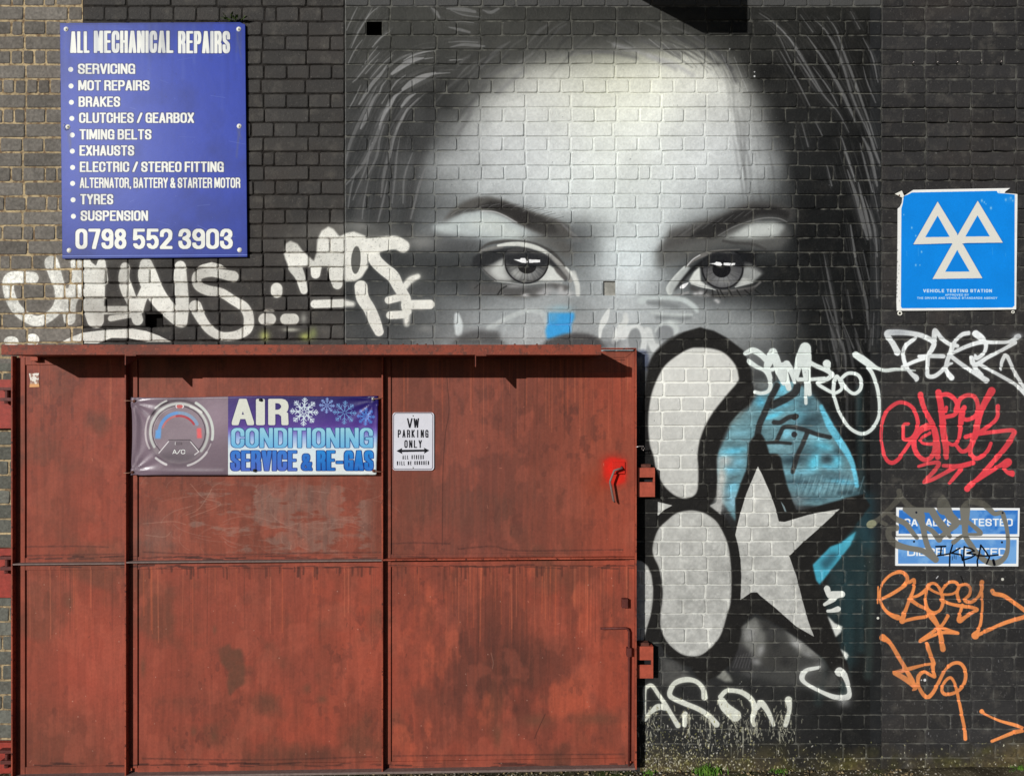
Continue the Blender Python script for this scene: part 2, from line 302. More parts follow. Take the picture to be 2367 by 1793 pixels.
    hair(C2B, [[(930, 20), (960, 180), (1000, 380), (1030, 560), 6], [(1120, 0), (1160, 170), (1200, 330), (1215, 500), 7], [(1180, 0), (1220, 190), 4], [(920, 290), (960, 440), (1010, 620), 4], [(1080, 250), (1110, 430), 3.5],
              [(990, 420), (1040, 600), 3], [(1040, 430), (1120, 620), 4], [(1250, 400), (1240, 600), 4], [(980, 560), (1010, 700), 6], [(1130, 560), (1190, 680), 3], [(1260, 10), (1270, 300), 4], [(1010, 500), (1060, 640), (1070, 760), 6],
              [(940, 300), (1000, 480), 3]], 112, .7)
    hair(T1, [[(1340, 0), (1390, 200), (1450, 560), 12], [(1420, 10), (1480, 260), 3], [(1510, 10), (1580, 230), (1640, 520), 8], [(1660, 0), (1720, 290), 8], [(1800, 0), (1800, 180), 4], [(1880, 0), (1850, 300), 6], [(1500, 180), (1530, 400), 5],
              [(1550, 600), (1550, 1250), 8], [(1670, 620), (1700, 900), (1690, 1300), 8], [(1960, 700), (1950, 900), 6], [(1200, 150), (1210, 300), 6]], 92, .55)
    for x0, y0, x1, y1, wd, c in ((1985, 900, 1990, 1500, 16, (42, 58, 60)), (1930, 1250, 1920, 1420, 30, (40, 52, 54)), (1960, 1350, 1950, 1600, 22, (48, 60, 60)), (2010, 1250, 2005, 1560, 18, (52, 62, 60)), (1900, 1500, 1890, 1620, 20, (44, 52, 52))):
        s.stroke([(x0, y0), ((x0 + x1) / 2 + 4, (y0 + y1) / 2), (x1, y1)], wd, c, soft=12, alpha=.7)
    # streaks where the fringe meets the forehead
    for a in ((1560, 88, 1660, 150, 60), (1600, 84, 1690, 160, 64), (1480, 95, 1570, 130, 84), (1650, 110, 1700, 190, 70), (1350, 120, 1470, 135, 96), (1420, 105, 1560, 160, 150), (1500, 130, 1600, 175, 172), (1180, 150, 1110, 190, 86), (1210, 165, 1150, 215, 120), (1120, 200, 1060, 270, 74), (1090, 250, 1060, 310, 100)):
        s.stroke([(a[0], a[1]), ((a[0] + a[2]) / 2 + 5, (a[1] + a[3]) / 2 - 4), (a[2], a[3])], 9, a[4], soft=9, alpha=.6)
    for k in range(16): s.stroke([(1500 + k * 14, 92 + k * 3), (1545 + k * 13, 128 + k * 6)], 2.2, 96 if k % 2 else 190, soft=2, alpha=.3)
    for k in range(46):
        x = hr.uniform(1080, 1560); y = 60 + 70 * ((x - 1400) / 300) ** 2 + hr.uniform(-20, 46); L = hr.uniform(40, 110); s.stroke([(x, y, 2), (x + L * .5, y + L * .22, hr.uniform(3, 9)), (x + L, y + L * .55, 1.5)] if x > 1380 else [(x, y, 2), (x - L * .4, y + L * .28, hr.uniform(3, 9)), (x - L * .8, y + L * .75, 1.5)], None, hr.choice((46, 58, 70, 110, 130)), soft=4, alpha=hr.uniform(.15, .4))
    for k in range(40):
        y = hr.uniform(150, 520); x = 1690 + 60 * (y - 150) / 370 + hr.gauss(0, 18); s.stroke([(x, y, 1.5), (x + 8, y + 40, hr.uniform(3, 8)), (x + 12, y + 90, 1.5)], None, hr.choice((36, 50, 90, 120)), soft=5, alpha=hr.uniform(.08, .2))
    # ---- left eye ------------------------------------------------------------
    s.poly(K1([(380, 470), (560, 372), (750, 345), (930, 365), (1060, 425), (1180, 505), (1320, 590), (1390, 660), (1150, 690), (700, 640), (300, 590), (200, 520)]), (186, 194, 193), 5, .95, True)
    s.poly(K1([(620, 480), (900, 420), (1100, 520), (1250, 640), (900, 610)]), (206, 213, 209), 6, .8, True)
    s.poly(K1([(0, 660), (740, 672), (730, 800), (0, 810)]), (76, 77, 78), 7, .8)
    s.poly(K1([(1180, 660), (1500, 650), (1760, 700), (1830, 860), (1740, 900), (1580, 780), (1380, 710)]), (104, 103, 100), 6, .9, True)
    s.poly(K1([(310, 470), (420, 340), (560, 240), (700, 185), (860, 175), (1000, 210), (1180, 285), (1400, 360), (1620, 430), (1760, 500), (1860, 640), (1700, 655), (1540, 640), (1380, 575), (1190, 490), (1060, 410), (930, 352), (750, 322), (560, 350), (400, 425)]), (82, 80, 77), 3.0, .95)
    s.poly(K1([(870, 225), (1050, 250), (1250, 330), (1450, 410), (1600, 490), (1660, 600), (1500, 610), (1380, 560), (1200, 480), (1060, 395), (930, 345), (760, 316), (660, 316), (760, 280)]), (42, 40, 39), 3, .95)
    s.poly(K1([(400, 420), (560, 330), (760, 312), (700, 345), (540, 365)]), (60, 60, 58), 2, .7)
    s.poly(K1([(1380, 420), (1640, 520), (1760, 660), (1830, 800), (1740, 860), (1640, 760), (1480, 650), (1300, 560)]), (74, 73, 71), 7, .55)
    for k in range(26):
        t = k / 25; x = 420 + t * 1150; y = 330 - 130 * math.sin(t * 2.2) + 190 * t * t
        s.stroke(K1([(x, y + 60), (x + 60, y + 18), (x + 150, y - 2)]), 1.6, 60 if k % 3 else 136, soft=1.5, alpha=.45)
    for k in range(9): s.stroke(K1([(1650 + k * 26, 440 + k * 24), (1760 + k * 20, 560 + k * 14), (1840 + k * 14, 700)]), 3, 120, soft=4, alpha=.35)
    s.stroke(K1([(760, 345), (900, 350), (1020, 390), (1180, 480)]), 3, 215, soft=2, alpha=.6)
    s.stroke(K1([(740, 800, 10), (830, 735, 30), (950, 705, 40), (1100, 690, 30), (1300, 700, 16), (1450, 742, 20), (1600, 830, 34), (1700, 940, 30), (1760, 1030, 12)]), None, (66, 64, 62), soft=4, alpha=.85)
    s.stroke(K1([(760, 815), (860, 785), (1000, 760)]), 9, (128, 127, 124), soft=3)
    s.stroke(K1([(960, 745, 26), (1100, 728, 44), (1250, 735, 56), (1380, 765, 58), (1480, 805, 48), (1560, 855, 40), (1650, 940, 44)]), None, (214, 216, 210), soft=2)
    s.stroke(K1([(1540, 850, 50), (1650, 940, 60), (1740, 1050, 60), (1800, 1150, 50)]), None, (150, 149, 145), soft=2.5, alpha=.9)
    s.stroke(K1([(1750, 1000, 24), (1830, 1090, 40), (1880, 1200, 52), (1890, 1310, 46)]), None, (216, 218, 213), soft=4)
    s.poly(K1([(650, 990), (670, 880), (760, 825), (1000, 780), (1180, 758), (1300, 775), (1450, 820), (1560, 880), (1660, 990), (1770, 1130), (1740, 1160), (1620, 1010), (1540, 950), (1040, 900), (900, 960), (780, 1000)]), (40, 41, 43), 1.6, .96)
    s.poly(K1([(770, 1010), (900, 960), (1040, 880), (1060, 1060), (1140, 1165), (920, 1150), (830, 1080)]), (132, 132, 130), 1.6, 1)
    s.poly(K1([(860, 1040), (960, 950), (1025, 910), (1050, 1060), (1120, 1155), (950, 1140)]), (210, 213, 209), 4, .9)
    s.poly(K1([(1530, 960), (1610, 1000), (1700, 1100), (1735, 1150), (1420, 1160), (1490, 1080)]), (218, 221, 216), 1.5, 1)
    s.poly(K1([(1600, 990), (1660, 1010), (1765, 1120), (1740, 1150), (1690, 1110), (1640, 1060)]), (92, 90, 88), 1.5, .95)
    def iris_left():
        s.blob(960 + 1293 / 5.027, 420 + 925 / 5.027, 51.5, 52, (66, 66, 67), 1, 0, 40)
        s.blob(960 + 1280 / 5.027, 420 + 1060 / 5.027, 38, 22, (146, 147, 146), .98)
        s.blob(960 + 1170 / 5.027, 420 + 1070 / 5.027, 13, 10, (176, 178, 174), .8, 40)
        for a in range(24, 158, 7):
            ca, sa = math.cos(math.radians(a)), math.sin(math.radians(a)); cx, cy = 960 + 1293 / 5.027, 420 + 930 / 5.027
            s.stroke([(cx + 26 * ca, cy + 26 * sa), (cx + 45 * ca, cy + 45 * sa)], 2, (186, 187, 184) if a % 3 else (60, 60, 60), soft=2, alpha=.22)
        s.blob(960 + 1300 / 5.027, 420 + 985 / 5.027, 21, 17, (30, 29, 30), 1, 0, 12)
        s.poly(K1([(1035, 930), (1040, 850), (1300, 830), (1550, 870), (1545, 940), (1500, 985), (1300, 1000), (1120, 975)]), (38, 39, 42), 1.8, .92)
        s.stroke([(960 + 1293 / 5.027 + 50 * math.cos(a), 420 + 925 / 5.027 + 50.5 * math.sin(a)) for a in np.linspace(-.1, 3.2, 16)], 3.4, (34, 34, 36), soft=1.5)
        s.poly(K1([(1140, 905), (1215, 905), (1225, 890), (1275, 890), (1290, 915), (1310, 930), (1290, 948), (1240, 945), (1190, 925)]), 250, .8); s.poly(K1([(1318, 905), (1450, 910), (1450, 940), (1322, 946)]), 248, .8)
    s.clip(K1([(900, 960), (960, 880), (1060, 800), (1180, 762), (1300, 778), (1450, 822), (1560, 885), (1640, 985), (1620, 1010), (1560, 1100), (1420, 1200), (1160, 1200), (1000, 1160)]), iris_left, 1.2)
    s.stroke(K1([(920, 1155, 8), (1100, 1178, 12), (1280, 1200, 10), (1450, 1180, 14), (1700, 1178, 20)]), None, (196, 198, 194), soft=2, alpha=.9)
    s.poly(K1([(640, 1190), (900, 1195), (1160, 1210), (1300, 1225), (1480, 1200), (1640, 1190), (1790, 1215), (1740, 1280), (1560, 1230), (1420, 1340), (1150, 1350), (900, 1310), (640, 1290)]), (84, 83, 82), 4, .9)
    s.poly(K1([(1540, 1180), (1790, 1215), (1740, 1280), (1640, 1230)]), (90, 88, 86), 1.6, .9)
    for a in ((1280, 1318, 10, 4, 214), (1530, 1265, 17, 9, 172), (1690, 1262, 8, 11, 190), (1150, 1215, 26, 5, 150), (1480, 1300, 16, 6, 176), (1760, 1300, 18, 7, 190)): s.blob(960 + a[0] / 5.027, 420 + a[1] / 5.027, a[2], a[3], a[4], .85)
    s.stroke(K1([(960, 1310), (1000, 1250), (1060, 1215)]), 3, 30, soft=1.5, alpha=.8); s.stroke(K1([(690, 1240), (760, 1180)]), 3, 50, soft=2, alpha=.7)
    s.stroke(K1([(780, 1010), (860, 1090), (940, 1150)]), 3, 70, soft=2, alpha=.7)
    # ---- right eye -----------------------------------------------------------
    s.poly(K2([(820, 560), (1300, 470), (1640, 480), (1740, 560), (1720, 660), (1640, 780), (1450, 800), (1100, 740), (850, 790), (560, 900), (200, 1000), (180, 820), (560, 660)]), (92, 92, 90), 7, .92)
    s.poly(K2([(950, 660), (1100, 595), (1250, 505), (1340, 480), (1600, 478), (1680, 520), (1600, 640), (1350, 665)]), (176, 180, 177), 4, .95)
    s.poly(K2([(1080, 640), (1200, 560), (1330, 500), (1560, 490), (1560, 600), (1300, 640)]), (206, 210, 206), 5, .7)
    s.poly(K2([(180, 820), (270, 690), (340, 560), (560, 500), (800, 430), (980, 370), (1100, 310), (1300, 240), (1560, 250), (1800, 330), (1760, 480), (1700, 440), (1550, 395), (1380, 395), (1250, 455), (1080, 520), (950, 590), (870, 650), (600, 690), (330, 800)]), (74, 72, 70), 6, .88)
    s.poly(K2([(560, 640), (700, 540), (900, 430), (1080, 350), (1300, 290), (1560, 290), (1740, 350), (1720, 440), (1550, 390), (1380, 390), (1250, 450), (1080, 520), (930, 600), (850, 655)]), (38, 37, 37), 3.5, .9)
    for k in range(14): s.stroke(K2([(420 + k * 60, 640 - k * 18), (520 + k * 62, 560 - k * 19)]), 2, 110 if k % 2 else 40, soft=2, alpha=.4)
    s.stroke(K2([(900, 630, 5), (1080, 530, 12), (1260, 465, 10), (1440, 425, 16), (1600, 430, 14), (1700, 470, 8)]), None, (128, 128, 126), soft=2.5, alpha=.85)
    s.stroke(K2([(960, 690), (1100, 715), (1300, 730), (1450, 790)]), 6, (60, 59, 58), soft=4, alpha=.7)
    s.stroke(K2([(340, 1290), (330, 1230), (420, 1110), (520, 1010)]), 12, (206, 210, 207), soft=2)
    s.poly(K2([(330, 1280), (330, 1210), (480, 1020), (560, 1010), (510, 1100), (375, 1300)]), (190, 194, 192), 2, 1)
    s.stroke(K2([(520, 1000, 10), (600, 925, 36), (700, 865, 48), (820, 825, 40), (950, 800, 22), (1150, 790, 12)]), None, (112, 110, 107), soft=2)
    s.stroke(K2([(545, 975), (610, 905), (690, 855)]), 2.5, 200, soft=1.3)
    s.poly(K2([(365, 1300), (470, 1130), (580, 1010), (690, 920), (840, 828), (1000, 806), (1250, 812), (1520, 820), (1340, 850), (1340, 1000), (1230, 940), (1180, 940), (1190, 1000), (700, 1005), (690, 975), (560, 1090), (460, 1210)]), (24, 24, 26), 1.6, .97)
    s.poly(K2([(560, 1155), (620, 1050), (688, 990), (700, 1150), (760, 1200), (850, 1240), (700, 1215), (590, 1190)]), (220, 222, 217), 1.3, 1)
    s.poly(K2([(1185, 1010), (1260, 960), (1340, 1000), (1415, 1070), (1330, 1150), (1200, 1185), (1100, 1222), (1180, 1110)]), (146, 148, 146), 1.6, 1)
    s.poly(K2([(1180, 1120), (1250, 1140), (1330, 1150), (1280, 1185), (1100, 1225)]), (204, 206, 201), 1.6, .9)
    s.poly(K2([(1165, 925), (1290, 960), (1400, 1020), (1440, 1080), (1300, 1000), (1200, 990)]), (84, 84, 84), 2.5, .8)
    cx, cy = 1480 + 952 / 5.027, 420 + 1010 / 5.027
    def iris_right():
        s.blob(cx, cy, 49, 47, (76, 76, 78), 1, 0, 40); s.blob(cx, cy + 28, 36, 15, (134, 135, 135), .9); s.blob(cx + 22, cy + 6, 10, 14, (98, 98, 98), .7); s.blob(cx - 30, cy + 14, 9, 12, (92, 92, 92), .7)
        for a in range(20, 165, 8):
            ca, sa = math.cos(math.radians(a)), math.sin(math.radians(a)); s.stroke([(cx + 22 * ca, cy + 20 * sa), (cx + 42 * ca, cy + 40 * sa)], 2, (150, 150, 150) if a % 3 else (50, 50, 50), soft=2, alpha=.2)
        s.poly(K2([(690, 1010), (700, 880), (860, 830), (1250, 830), (1200, 960), (1190, 1000), (1100, 975), (860, 975)]), (26, 27, 30), 2, .9)
        s.blob(cx - 2, cy + 1, 21, 20, (20, 20, 23), 1, 0, 20)
        s.stroke([(cx + 47 * math.cos(a), cy + 46 * math.sin(a)) for a in np.linspace(-.2, 3.3, 16)], 4, (30, 30, 32), soft=1.5)
        s.poly(K2([(790, 955), (860, 948), (880, 932), (930, 940), (950, 965), (930, 985), (880, 975), (850, 962)]), 250, .8); s.poly(K2([(965, 945), (1100, 948), (1095, 968), (1040, 980), (962, 972)]), 248, .8)
    s.clip(K2([(680, 1000), (700, 930), (840, 835), (1000, 812), (1200, 818), (1280, 860), (1240, 1000), (1200, 1200), (1000, 1275), (840, 1255), (700, 1180)]), iris_right, 1.2)
    s.stroke(K2([(590, 1190, 8), (700, 1222, 16), (800, 1240, 14), (880, 1262, 10)]), None, (200, 202, 198), soft=1.5); s.stroke(K2([(1100, 1225, 12), (1200, 1195, 18), (1300, 1175, 8)]), None, (186, 188, 185), soft=1.5)
    s.stroke(K2([(470, 1230, 30), (500, 1215, 44), (550, 1180, 14)]), None, 244, soft=1)
    s.stroke(K2([(880, 1265), (960, 1272), (1080, 1262), (1300, 1230), (1390, 1170)]), 5, (104, 102, 100), soft=3, alpha=.9)
    s.stroke(K2([(600, 1240), (700, 1290), (900, 1320), (1150, 1300), (1300, 1250)]), 12, (66, 64, 63), soft=8, alpha=.7)
    for x, q_, l_ in ((770, -20, 60), (835, 8, 80), (890, 30, 96), (925, 44, 90), (1030, 30, 70), (1120, 44, 84), (1210, 60, 60), (1330, 50, 50), (1500, 20, 40)): s.stroke(K2([(x, 1262, 18), (x + q_ * .6, 1262 + l_ * .5, 14), (x + q_ * 1.3, 1262 + l_, 4)]), None, 22, soft=1.4, alpha=.7)
    for a in ((640, 1305, 7, 5, 206), (700, 1300, 8, 7, 214), (880, 1380, 6, 4, 200), (780, 1320, 8, 4, 150), (900, 1400, 5, 4, 190)): s.blob(1480 + a[0] / 5.027, 420 + a[1] / 5.027, a[2], a[3], a[4], .8)
    s.stroke(K2([(380, 1330), (460, 1310), (550, 1290)]), 5, 150, soft=3)
    # nose bridge and cheeks
    s.stroke(K3([(430, 60, 60), (470, 180, 50), (470, 300, 30)]), None, (206, 208, 203), soft=5, alpha=.8)
    s.stroke(K3([(1760, 0, 40), (1650, 120, 60), (1570, 240, 50), (1560, 290, 20)]), None, (176, 180, 178), soft=5, alpha=.7)
    s.stroke(K3([(1220, 380, 90), (1300, 350, 40), (1500, 345, 50), (1700, 370, 60), (1830, 450, 60), (1860, 500, 40)]), None, (200, 208, 207), soft=6, alpha=.9)
    s.stroke(K3([(1300, 400, 40), (1480, 420, 70), (1640, 450, 50)]), None, (128, 132, 133), soft=8, alpha=.85)
    s.stroke(K3([(1350, 520, 30), (1600, 545, 40), (1800, 540, 30)]), None, (196, 202, 200), soft=6, alpha=.85)
    s.stroke(K3([(1400, 570, 40), (1640, 590, 60), (1780, 580, 40)]), None, (122, 126, 127), soft=8, alpha=.7)
    s.blob(1240 + 1570 / 5.027, 620 + 630 / 5.027, 18, 8, (205, 212, 210), .8)
    # ---- loops, blue patch and dark humps above the gate
    s.blob(1155, 742, 60, 26, (156, 163, 165), .5)
    s.stroke(E5([(80, 430, 60), (95, 520, 95), (100, 620, 80)]), None, (205, 212, 212), soft=5, alpha=.95)
    s.stroke(E5([(430, 570), (600, 480), (780, 400), (930, 375), (1040, 420), (1075, 520)]), 12, (192, 198, 197), soft=5, alpha=.85); s.stroke(E5([(600, 620), (620, 560), (700, 480)]), 9, (176, 182, 182), soft=5, alpha=.6)
    s.blob(1040 + 485 / 4.809, 640 + 575 / 4.809, 10, 6, (190, 196, 196), .8)
    s.poly(E5([(1095, 400), (1380, 400), (1385, 450), (1345, 540), (1345, 625), (1080, 700), (1060, 600), (1085, 520)]), (58, 158, 222), 2.5, .97)
    s.poly(E5([(1080, 400), (1200, 400), (1190, 480), (1110, 520)]), (120, 165, 190), 6, .55)
    s.blob(1040 + 1230 / 4.809, 640 + 350 / 4.809, 28, 9, (150, 190, 204), .6)
    s.poly(E5([(60, 700), (170, 620), (330, 590), (420, 600), (540, 610), (560, 690), (600, 760), (40, 760)]), (78, 78, 78), 4, .85, True)
    s.poly(E5([(1080, 700), (1250, 640), (1400, 620), (1550, 635), (1660, 680), (1760, 790), (1000, 790)]), (70, 68, 68), 3, .92)
    s.stroke(K3([(840, 480, 30), (790, 600, 80), (745, 700, 50), (735, 800, 30)]), None, (222, 225, 222), soft=3, alpha=.95)
    s.stroke(K3([(1030, 540, 50), (1030, 620, 70), (960, 720, 90), (930, 800, 80), (890, 860, 50)]), None, (218, 221, 218), soft=4, alpha=.9)
    s.stroke(K3([(1000, 760, 140), (1120, 680, 50), (1200, 690, 50), (1250, 800, 70), (1240, 920, 70), (1220, 990, 50)]), None, (220, 223, 221), soft=4, alpha=.92)
    s.stroke(K3([(1290, 740, 110), (1340, 880, 90), (1380, 930, 120)]), None, (216, 219, 217), soft=5, alpha=.9)
    s.stroke(K3([(1390, 730, 40), (1450, 660, 40), (1540, 640, 50), (1620, 700, 60), (1600, 780, 50)]), None, (206, 212, 210), soft=6, alpha=.8)
    s.blob(1240 + 1140 / 5.027, 620 + 830 / 5.027, 15, 26, (136, 139, 140), .9, 0, 4); s.blob(1240 + 1490 / 5.027, 620 + 760 / 5.027, 20, 19, (134, 137, 139), .9, 0, 4)
    s.poly(K3([(760, 840), (1000, 840), (960, 900), (880, 930), (760, 930)]), (110, 112, 114), 5, .7)
    s.stroke(K3([(1170, 1000), (1250, 1000), (1270, 1150)]), 16, (70, 78, 100), soft=8, alpha=.8)
    # ---- lower half of the mural: throw-up letters and star -------------------
    s.poly([(1470, 850), (1850, 850), (1900, 1150), (1880, 1560), (1470, 1560)], (42, 43, 44), 12, .6)
    # teal figure
    s.poly(H1([(600, 300), (750, 200), (860, 130), (1000, 120), (1120, 120), (1340, 320), (1440, 420), (1560, 640), (1700, 880), (1820, 1130), (1890, 1380), (1900, 1560), (1700, 1620), (1400, 1700), (1120, 1700), (1000, 1500), (900, 1200), (600, 1180), (480, 1300), (380, 1700), (330, 1900), (150, 1640), (100, 1400), (95, 1130), (130, 980), (280, 660), (480, 480), (590, 330)]), (84, 118, 126), 2.0, 1)
    h1 = lambda x, y: (1640 + x / 5.53, 860 + y / 5.53)
    for x, y, rx, ry, c, a, r in ((650, 380, 14, 14, (74, 160, 190), .9, 0), (300, 560, 30, 18, (112, 140, 142), .9, -30), (420, 780, 30, 10, (96, 146, 160), .8, 0), (290, 1010, 34, 9, (84, 178, 208), .95, -8), (200, 1130, 20, 14, (128, 134, 134), .9, 0), (380, 1150, 16, 12, (98, 160, 182), .8, 0),
                              (260, 1260, 28, 10, (98, 166, 190), .8, 0), (150, 1350, 12, 40, (186, 187, 180), .95, 0), (130, 1560, 12, 36, (190, 190, 184), .95, 0), (250, 1480, 12, 30, (70, 80, 84), .7, 25), (300, 1480, 18, 14, (104, 180, 204), .9, -30), (300, 1640, 14, 20, (120, 165, 184), .8, 0),
                              (800, 560, 26, 7, (84, 190, 220), .95, -18), (940, 420, 36, 9, (80, 150, 172), .8, -16), (900, 620, 26, 8, (76, 112, 122), .8, 0), (1150, 560, 22, 20, (78, 140, 158), .8, 0), (1300, 620, 40, 22, (40, 58, 66), .8, -20), (1240, 400, 22, 24, (62, 92, 104), .8, 0),
                              (920, 220, 14, 20, (84, 170, 196), .85, 15), (980, 780, 14, 12, (110, 182, 204), .95, 0), (1350, 830, 30, 7, (122, 180, 196), .9, 12), (1440, 950, 26, 12, (80, 186, 214), .9, 10), (1300, 1000, 40, 20, (58, 88, 98), .7, 0), (870, 950, 26, 10, (104, 146, 158), .9, 0),
                              (1330, 1150, 14, 22, (80, 188, 216), .95, 25), (1620, 1130, 14, 20, (82, 182, 210), .9, 0), (1500, 1200, 20, 7, (76, 160, 186), .8, 10), (1500, 1110, 16, 12, (34, 46, 52), .85, 0), (1050, 1120, 34, 14, (34, 50, 58), .8, -8), (1640, 1000, 14, 16, (40, 54, 60), .7, 0),
                              (1150, 1280, 46, 8, (88, 146, 164), .8, 0), (1600, 1330, 34, 12, (50, 70, 78), .6, 0), (1700, 1400, 34, 7, (74, 152, 178), .85, 6), (1100, 1400, 50, 8, (44, 66, 76), .85, 0), (1300, 1480, 70, 9, (92, 134, 146), .85, 0), (1750, 1540, 30, 8, (40, 54, 60), .8, 0),
                              (1300, 1610, 60, 10, (62, 90, 100), .8, 0), (1660, 700, 10, 30, (34, 44, 50), .4, -30), (1100, 1640, 26, 20, (96, 106, 110), .7, 0), (1400, 1330, 50, 8, (66, 96, 106), .7, 0), (680, 160, 18, 14, (98, 104, 104), .9, 0)):
        X, Y = h1(x, y); s.blob(X, Y, rx, ry, c, a, r)
    for k in range(22):
        x = 1080 + k * 38; s.stroke(H1([(x + 90, 1300 + (k * 53) % 120), (x + 20, 1560)]), 2.5, (120, 158, 168) if k % 2 else (40, 62, 72), soft=2.5, alpha=.4)
    s.stroke(H1([(1420, 440, 50), (1530, 680, 90), (1640, 850, 90), (1760, 1040, 80), (1830, 1200, 60), (1880, 1450, 50)]), None, (86, 172, 198), soft=4, alpha=.95)
    s.poly(K7([(1830, 0), (2050, 0), (2060, 500), (1960, 480), (1900, 300), (1960, 130)]), (40, 66, 74), 9, .85)
    for L, w in (([(860, 170), (780, 330), (700, 520), (640, 650), (610, 790)], 80), ([(1130, 130), (1090, 250), (980, 330), (800, 420)], 100), ([(820, 640), (900, 640), (1000, 580), (1080, 560)], 60), ([(860, 870), (900, 780), (960, 700), (1160, 720), (1360, 790), (1530, 830)], 56), ([(1240, 780), (1180, 930), (1120, 1060), (1060, 1270)], 60), ([(720, 900), (860, 895), (1030, 908)], 42)):
        s.stroke(H1(L), w / 5.53, (38, 37, 37), soft=3, alpha=.92)
    X, Y = h1(1090, 570); s.blob(X, Y, 9, 7, (38, 37, 37), 1, -30, 8); X, Y = h1(1080, 795); s.blob(X, Y, 7, 7, (38, 38, 40), .95, 0, 6)
    bx, tm = s.fill_mask([(1645, 870), (1760, 880), (1900, 860), (2000, 1120), (1960, 1230), (1645, 1200)], 6)
    a_, c_, b_, d_ = bx; tn = .74 + .62 * (.5 * noise(d_ - c_, b_ - a_, 40, 141, 5, .35) + .5 * noise(d_ - c_, b_ - a_, 9, 142, 3, .5)); reg = s.a[c_:d_, a_:b_]; reg = reg * .90 + reg.mean(-1, keepdims=True) * .12; s.a[c_:d_, a_:b_] = s.a[c_:d_, a_:b_] * (1 - tm[..., None]) + reg * np.minimum(tn * 1.12, 1.4)[..., None] * tm[..., None]
    s.poly([(1912, 1240), (1975, 1190), (2000, 1320), (1975, 1540), (1955, 1540), (1930, 1420)], (36, 56, 60), 12, .8)
    BK = (33, 32, 31)
    s.poly([(1462, 1080), (1499, 847), (1506, 828), (1518, 811), (1546, 787), (1580, 768), (1618, 757), (1650, 765), (1680, 781), (1719, 811), (1735, 850), (1737, 880), (1744, 912), (1732, 934), (1712, 949), (1686, 978), (1665, 1021), (1655, 1061), (1657, 1110), (1655, 1145), (1640, 1168), (1662, 1178), (1683, 1206),
            (1699, 1235), (1707, 1262), (1712, 1303), (1712, 1343), (1709, 1400), (1716, 1441), (1712, 1493), (1690, 1531), (1668, 1552), (1650, 1563), (1628, 1574), (1611, 1565), (1596, 1540), (1570, 1534), (1540, 1510), (1520, 1480), (1462, 1490)], BK, 1.0, 1)
    s.stroke([(1499, 850), (1520, 812), (1560, 780), (1618, 762)], 10, BK, soft=5, alpha=.6)
    s.poly(H1([(500, 900), (560, 820), (600, 780), (660, 790), (710, 870), (760, 1040), (800, 1040), (860, 1040), (910, 1090), (930, 1200), (980, 1420), (1050, 1640), (1110, 1760), (1200, 1770), (1500, 1690), (1750, 1640), (1900, 1580), (2000, 1620), (2050, 1700), (1900, 1900), (1500, 2100), (900, 2050), (340, 2000), (320, 1640), (400, 1400), (470, 1230)]), BK, 1.0, 1)
    s.poly(K7([(880, 300), (1340, 0), (1395, 152), (1550, 120), (1900, 20), (1990, 0), (1960, 140), (1890, 300), (1790, 410), (1700, 450), (1540, 600), (1575, 740), (1640, 950), (1700, 1140), (1780, 1330), (1840, 1450), (1870, 1640), (1740, 1560), (1640, 1410), (1450, 1250), (1300, 1150), (1130, 1060), (1050, 1015), (945, 1100), (925, 1200), (840, 1440), (700, 1300)]), BK, 1.0, 1)
    s.poly(K7([(1540, 605), (1690, 450), (1780, 420), (1910, 320), (1860, 440), (1720, 620), (1600, 775), (1570, 740)]), (70, 160, 184), 1.2, 1)
    s.poly(K7([(1600, 590), (1700, 500), (1770, 500), (1690, 620), (1640, 650)]), (46, 84, 98), 4, .85); s.blob(1460 + 1850 / 3.687, 1140 + 400 / 3.687, 8, 20, (92, 184, 206), .7, 40)
    WH = (222, 222, 216)
    up = A1([(650, 15), (560, 25), (440, 90), (320, 190), (240, 330), (190, 470), (165, 620), (160, 780), (175, 950), (210, 1060), (235, 1180), (300, 1330), (400, 1430), (500, 1470), (590, 1450), (635, 1380), (643, 1200), (636, 1050), (660, 900), (720, 750), (800, 620), (920, 470), (1025, 345), (1030, 280), (1000, 180), (900, 70), (780, 25)])
    lo = K7([(480, 145), (380, 168), (300, 230), (230, 300), (190, 400), (178, 480), (190, 540), (235, 640), (262, 800), (262, 900), (247, 1020), (247, 1130), (285, 1235), (350, 1310), (430, 1365), (520, 1383), (600, 1365), (690, 1290), (760, 1190), (805, 1040), (838, 930), (846, 750), (840, 600), (820, 450), (780, 340), (720, 240), (640, 178), (560, 150)])
    st = K7([(1073, -232), (1110, -160), (1180, 0), (1225, 130), (1250, 235), (1300, 240), (1500, 180), (1770, 130), (1600, 290), (1450, 420), (1340, 530), (1400, 700), (1450, 900), (1500, 1080), (1550, 1215), (1400, 1130), (1220, 970), (1090, 865), (1065, 838), (1030, 838), (1000, 850), (925, 905), (932, 700), (925, 560), (905, 440), (880, 350), (900, 260), (920, 180), (975, 0)])
    s.poly(up, WH, .9, 1, True); s.poly(lo, WH, .9, 1, True); s.poly(st, WH, .8, 1)
    s.poly(K7([(20, 560), (85, 575), (135, 620), (165, 690), (180, 800), (178, 900), (160, 1030), (130, 1130), (98, 1250), (20, 1250)]), WH, .9, 1)
    s.poly(K7([(222, 70), (345, 100), (280, 135), (222, 188)]), WH, .8, 1)
    s.poly(K7([(662, 102), (720, 75), (760, 0), (760, 180)]), (196, 196, 192), 1.5, 1)
    s.poly(K7([(1265, 60), (1300, 110), (1318, 160), (1300, 150)]), (150, 170, 176), .8, .8)
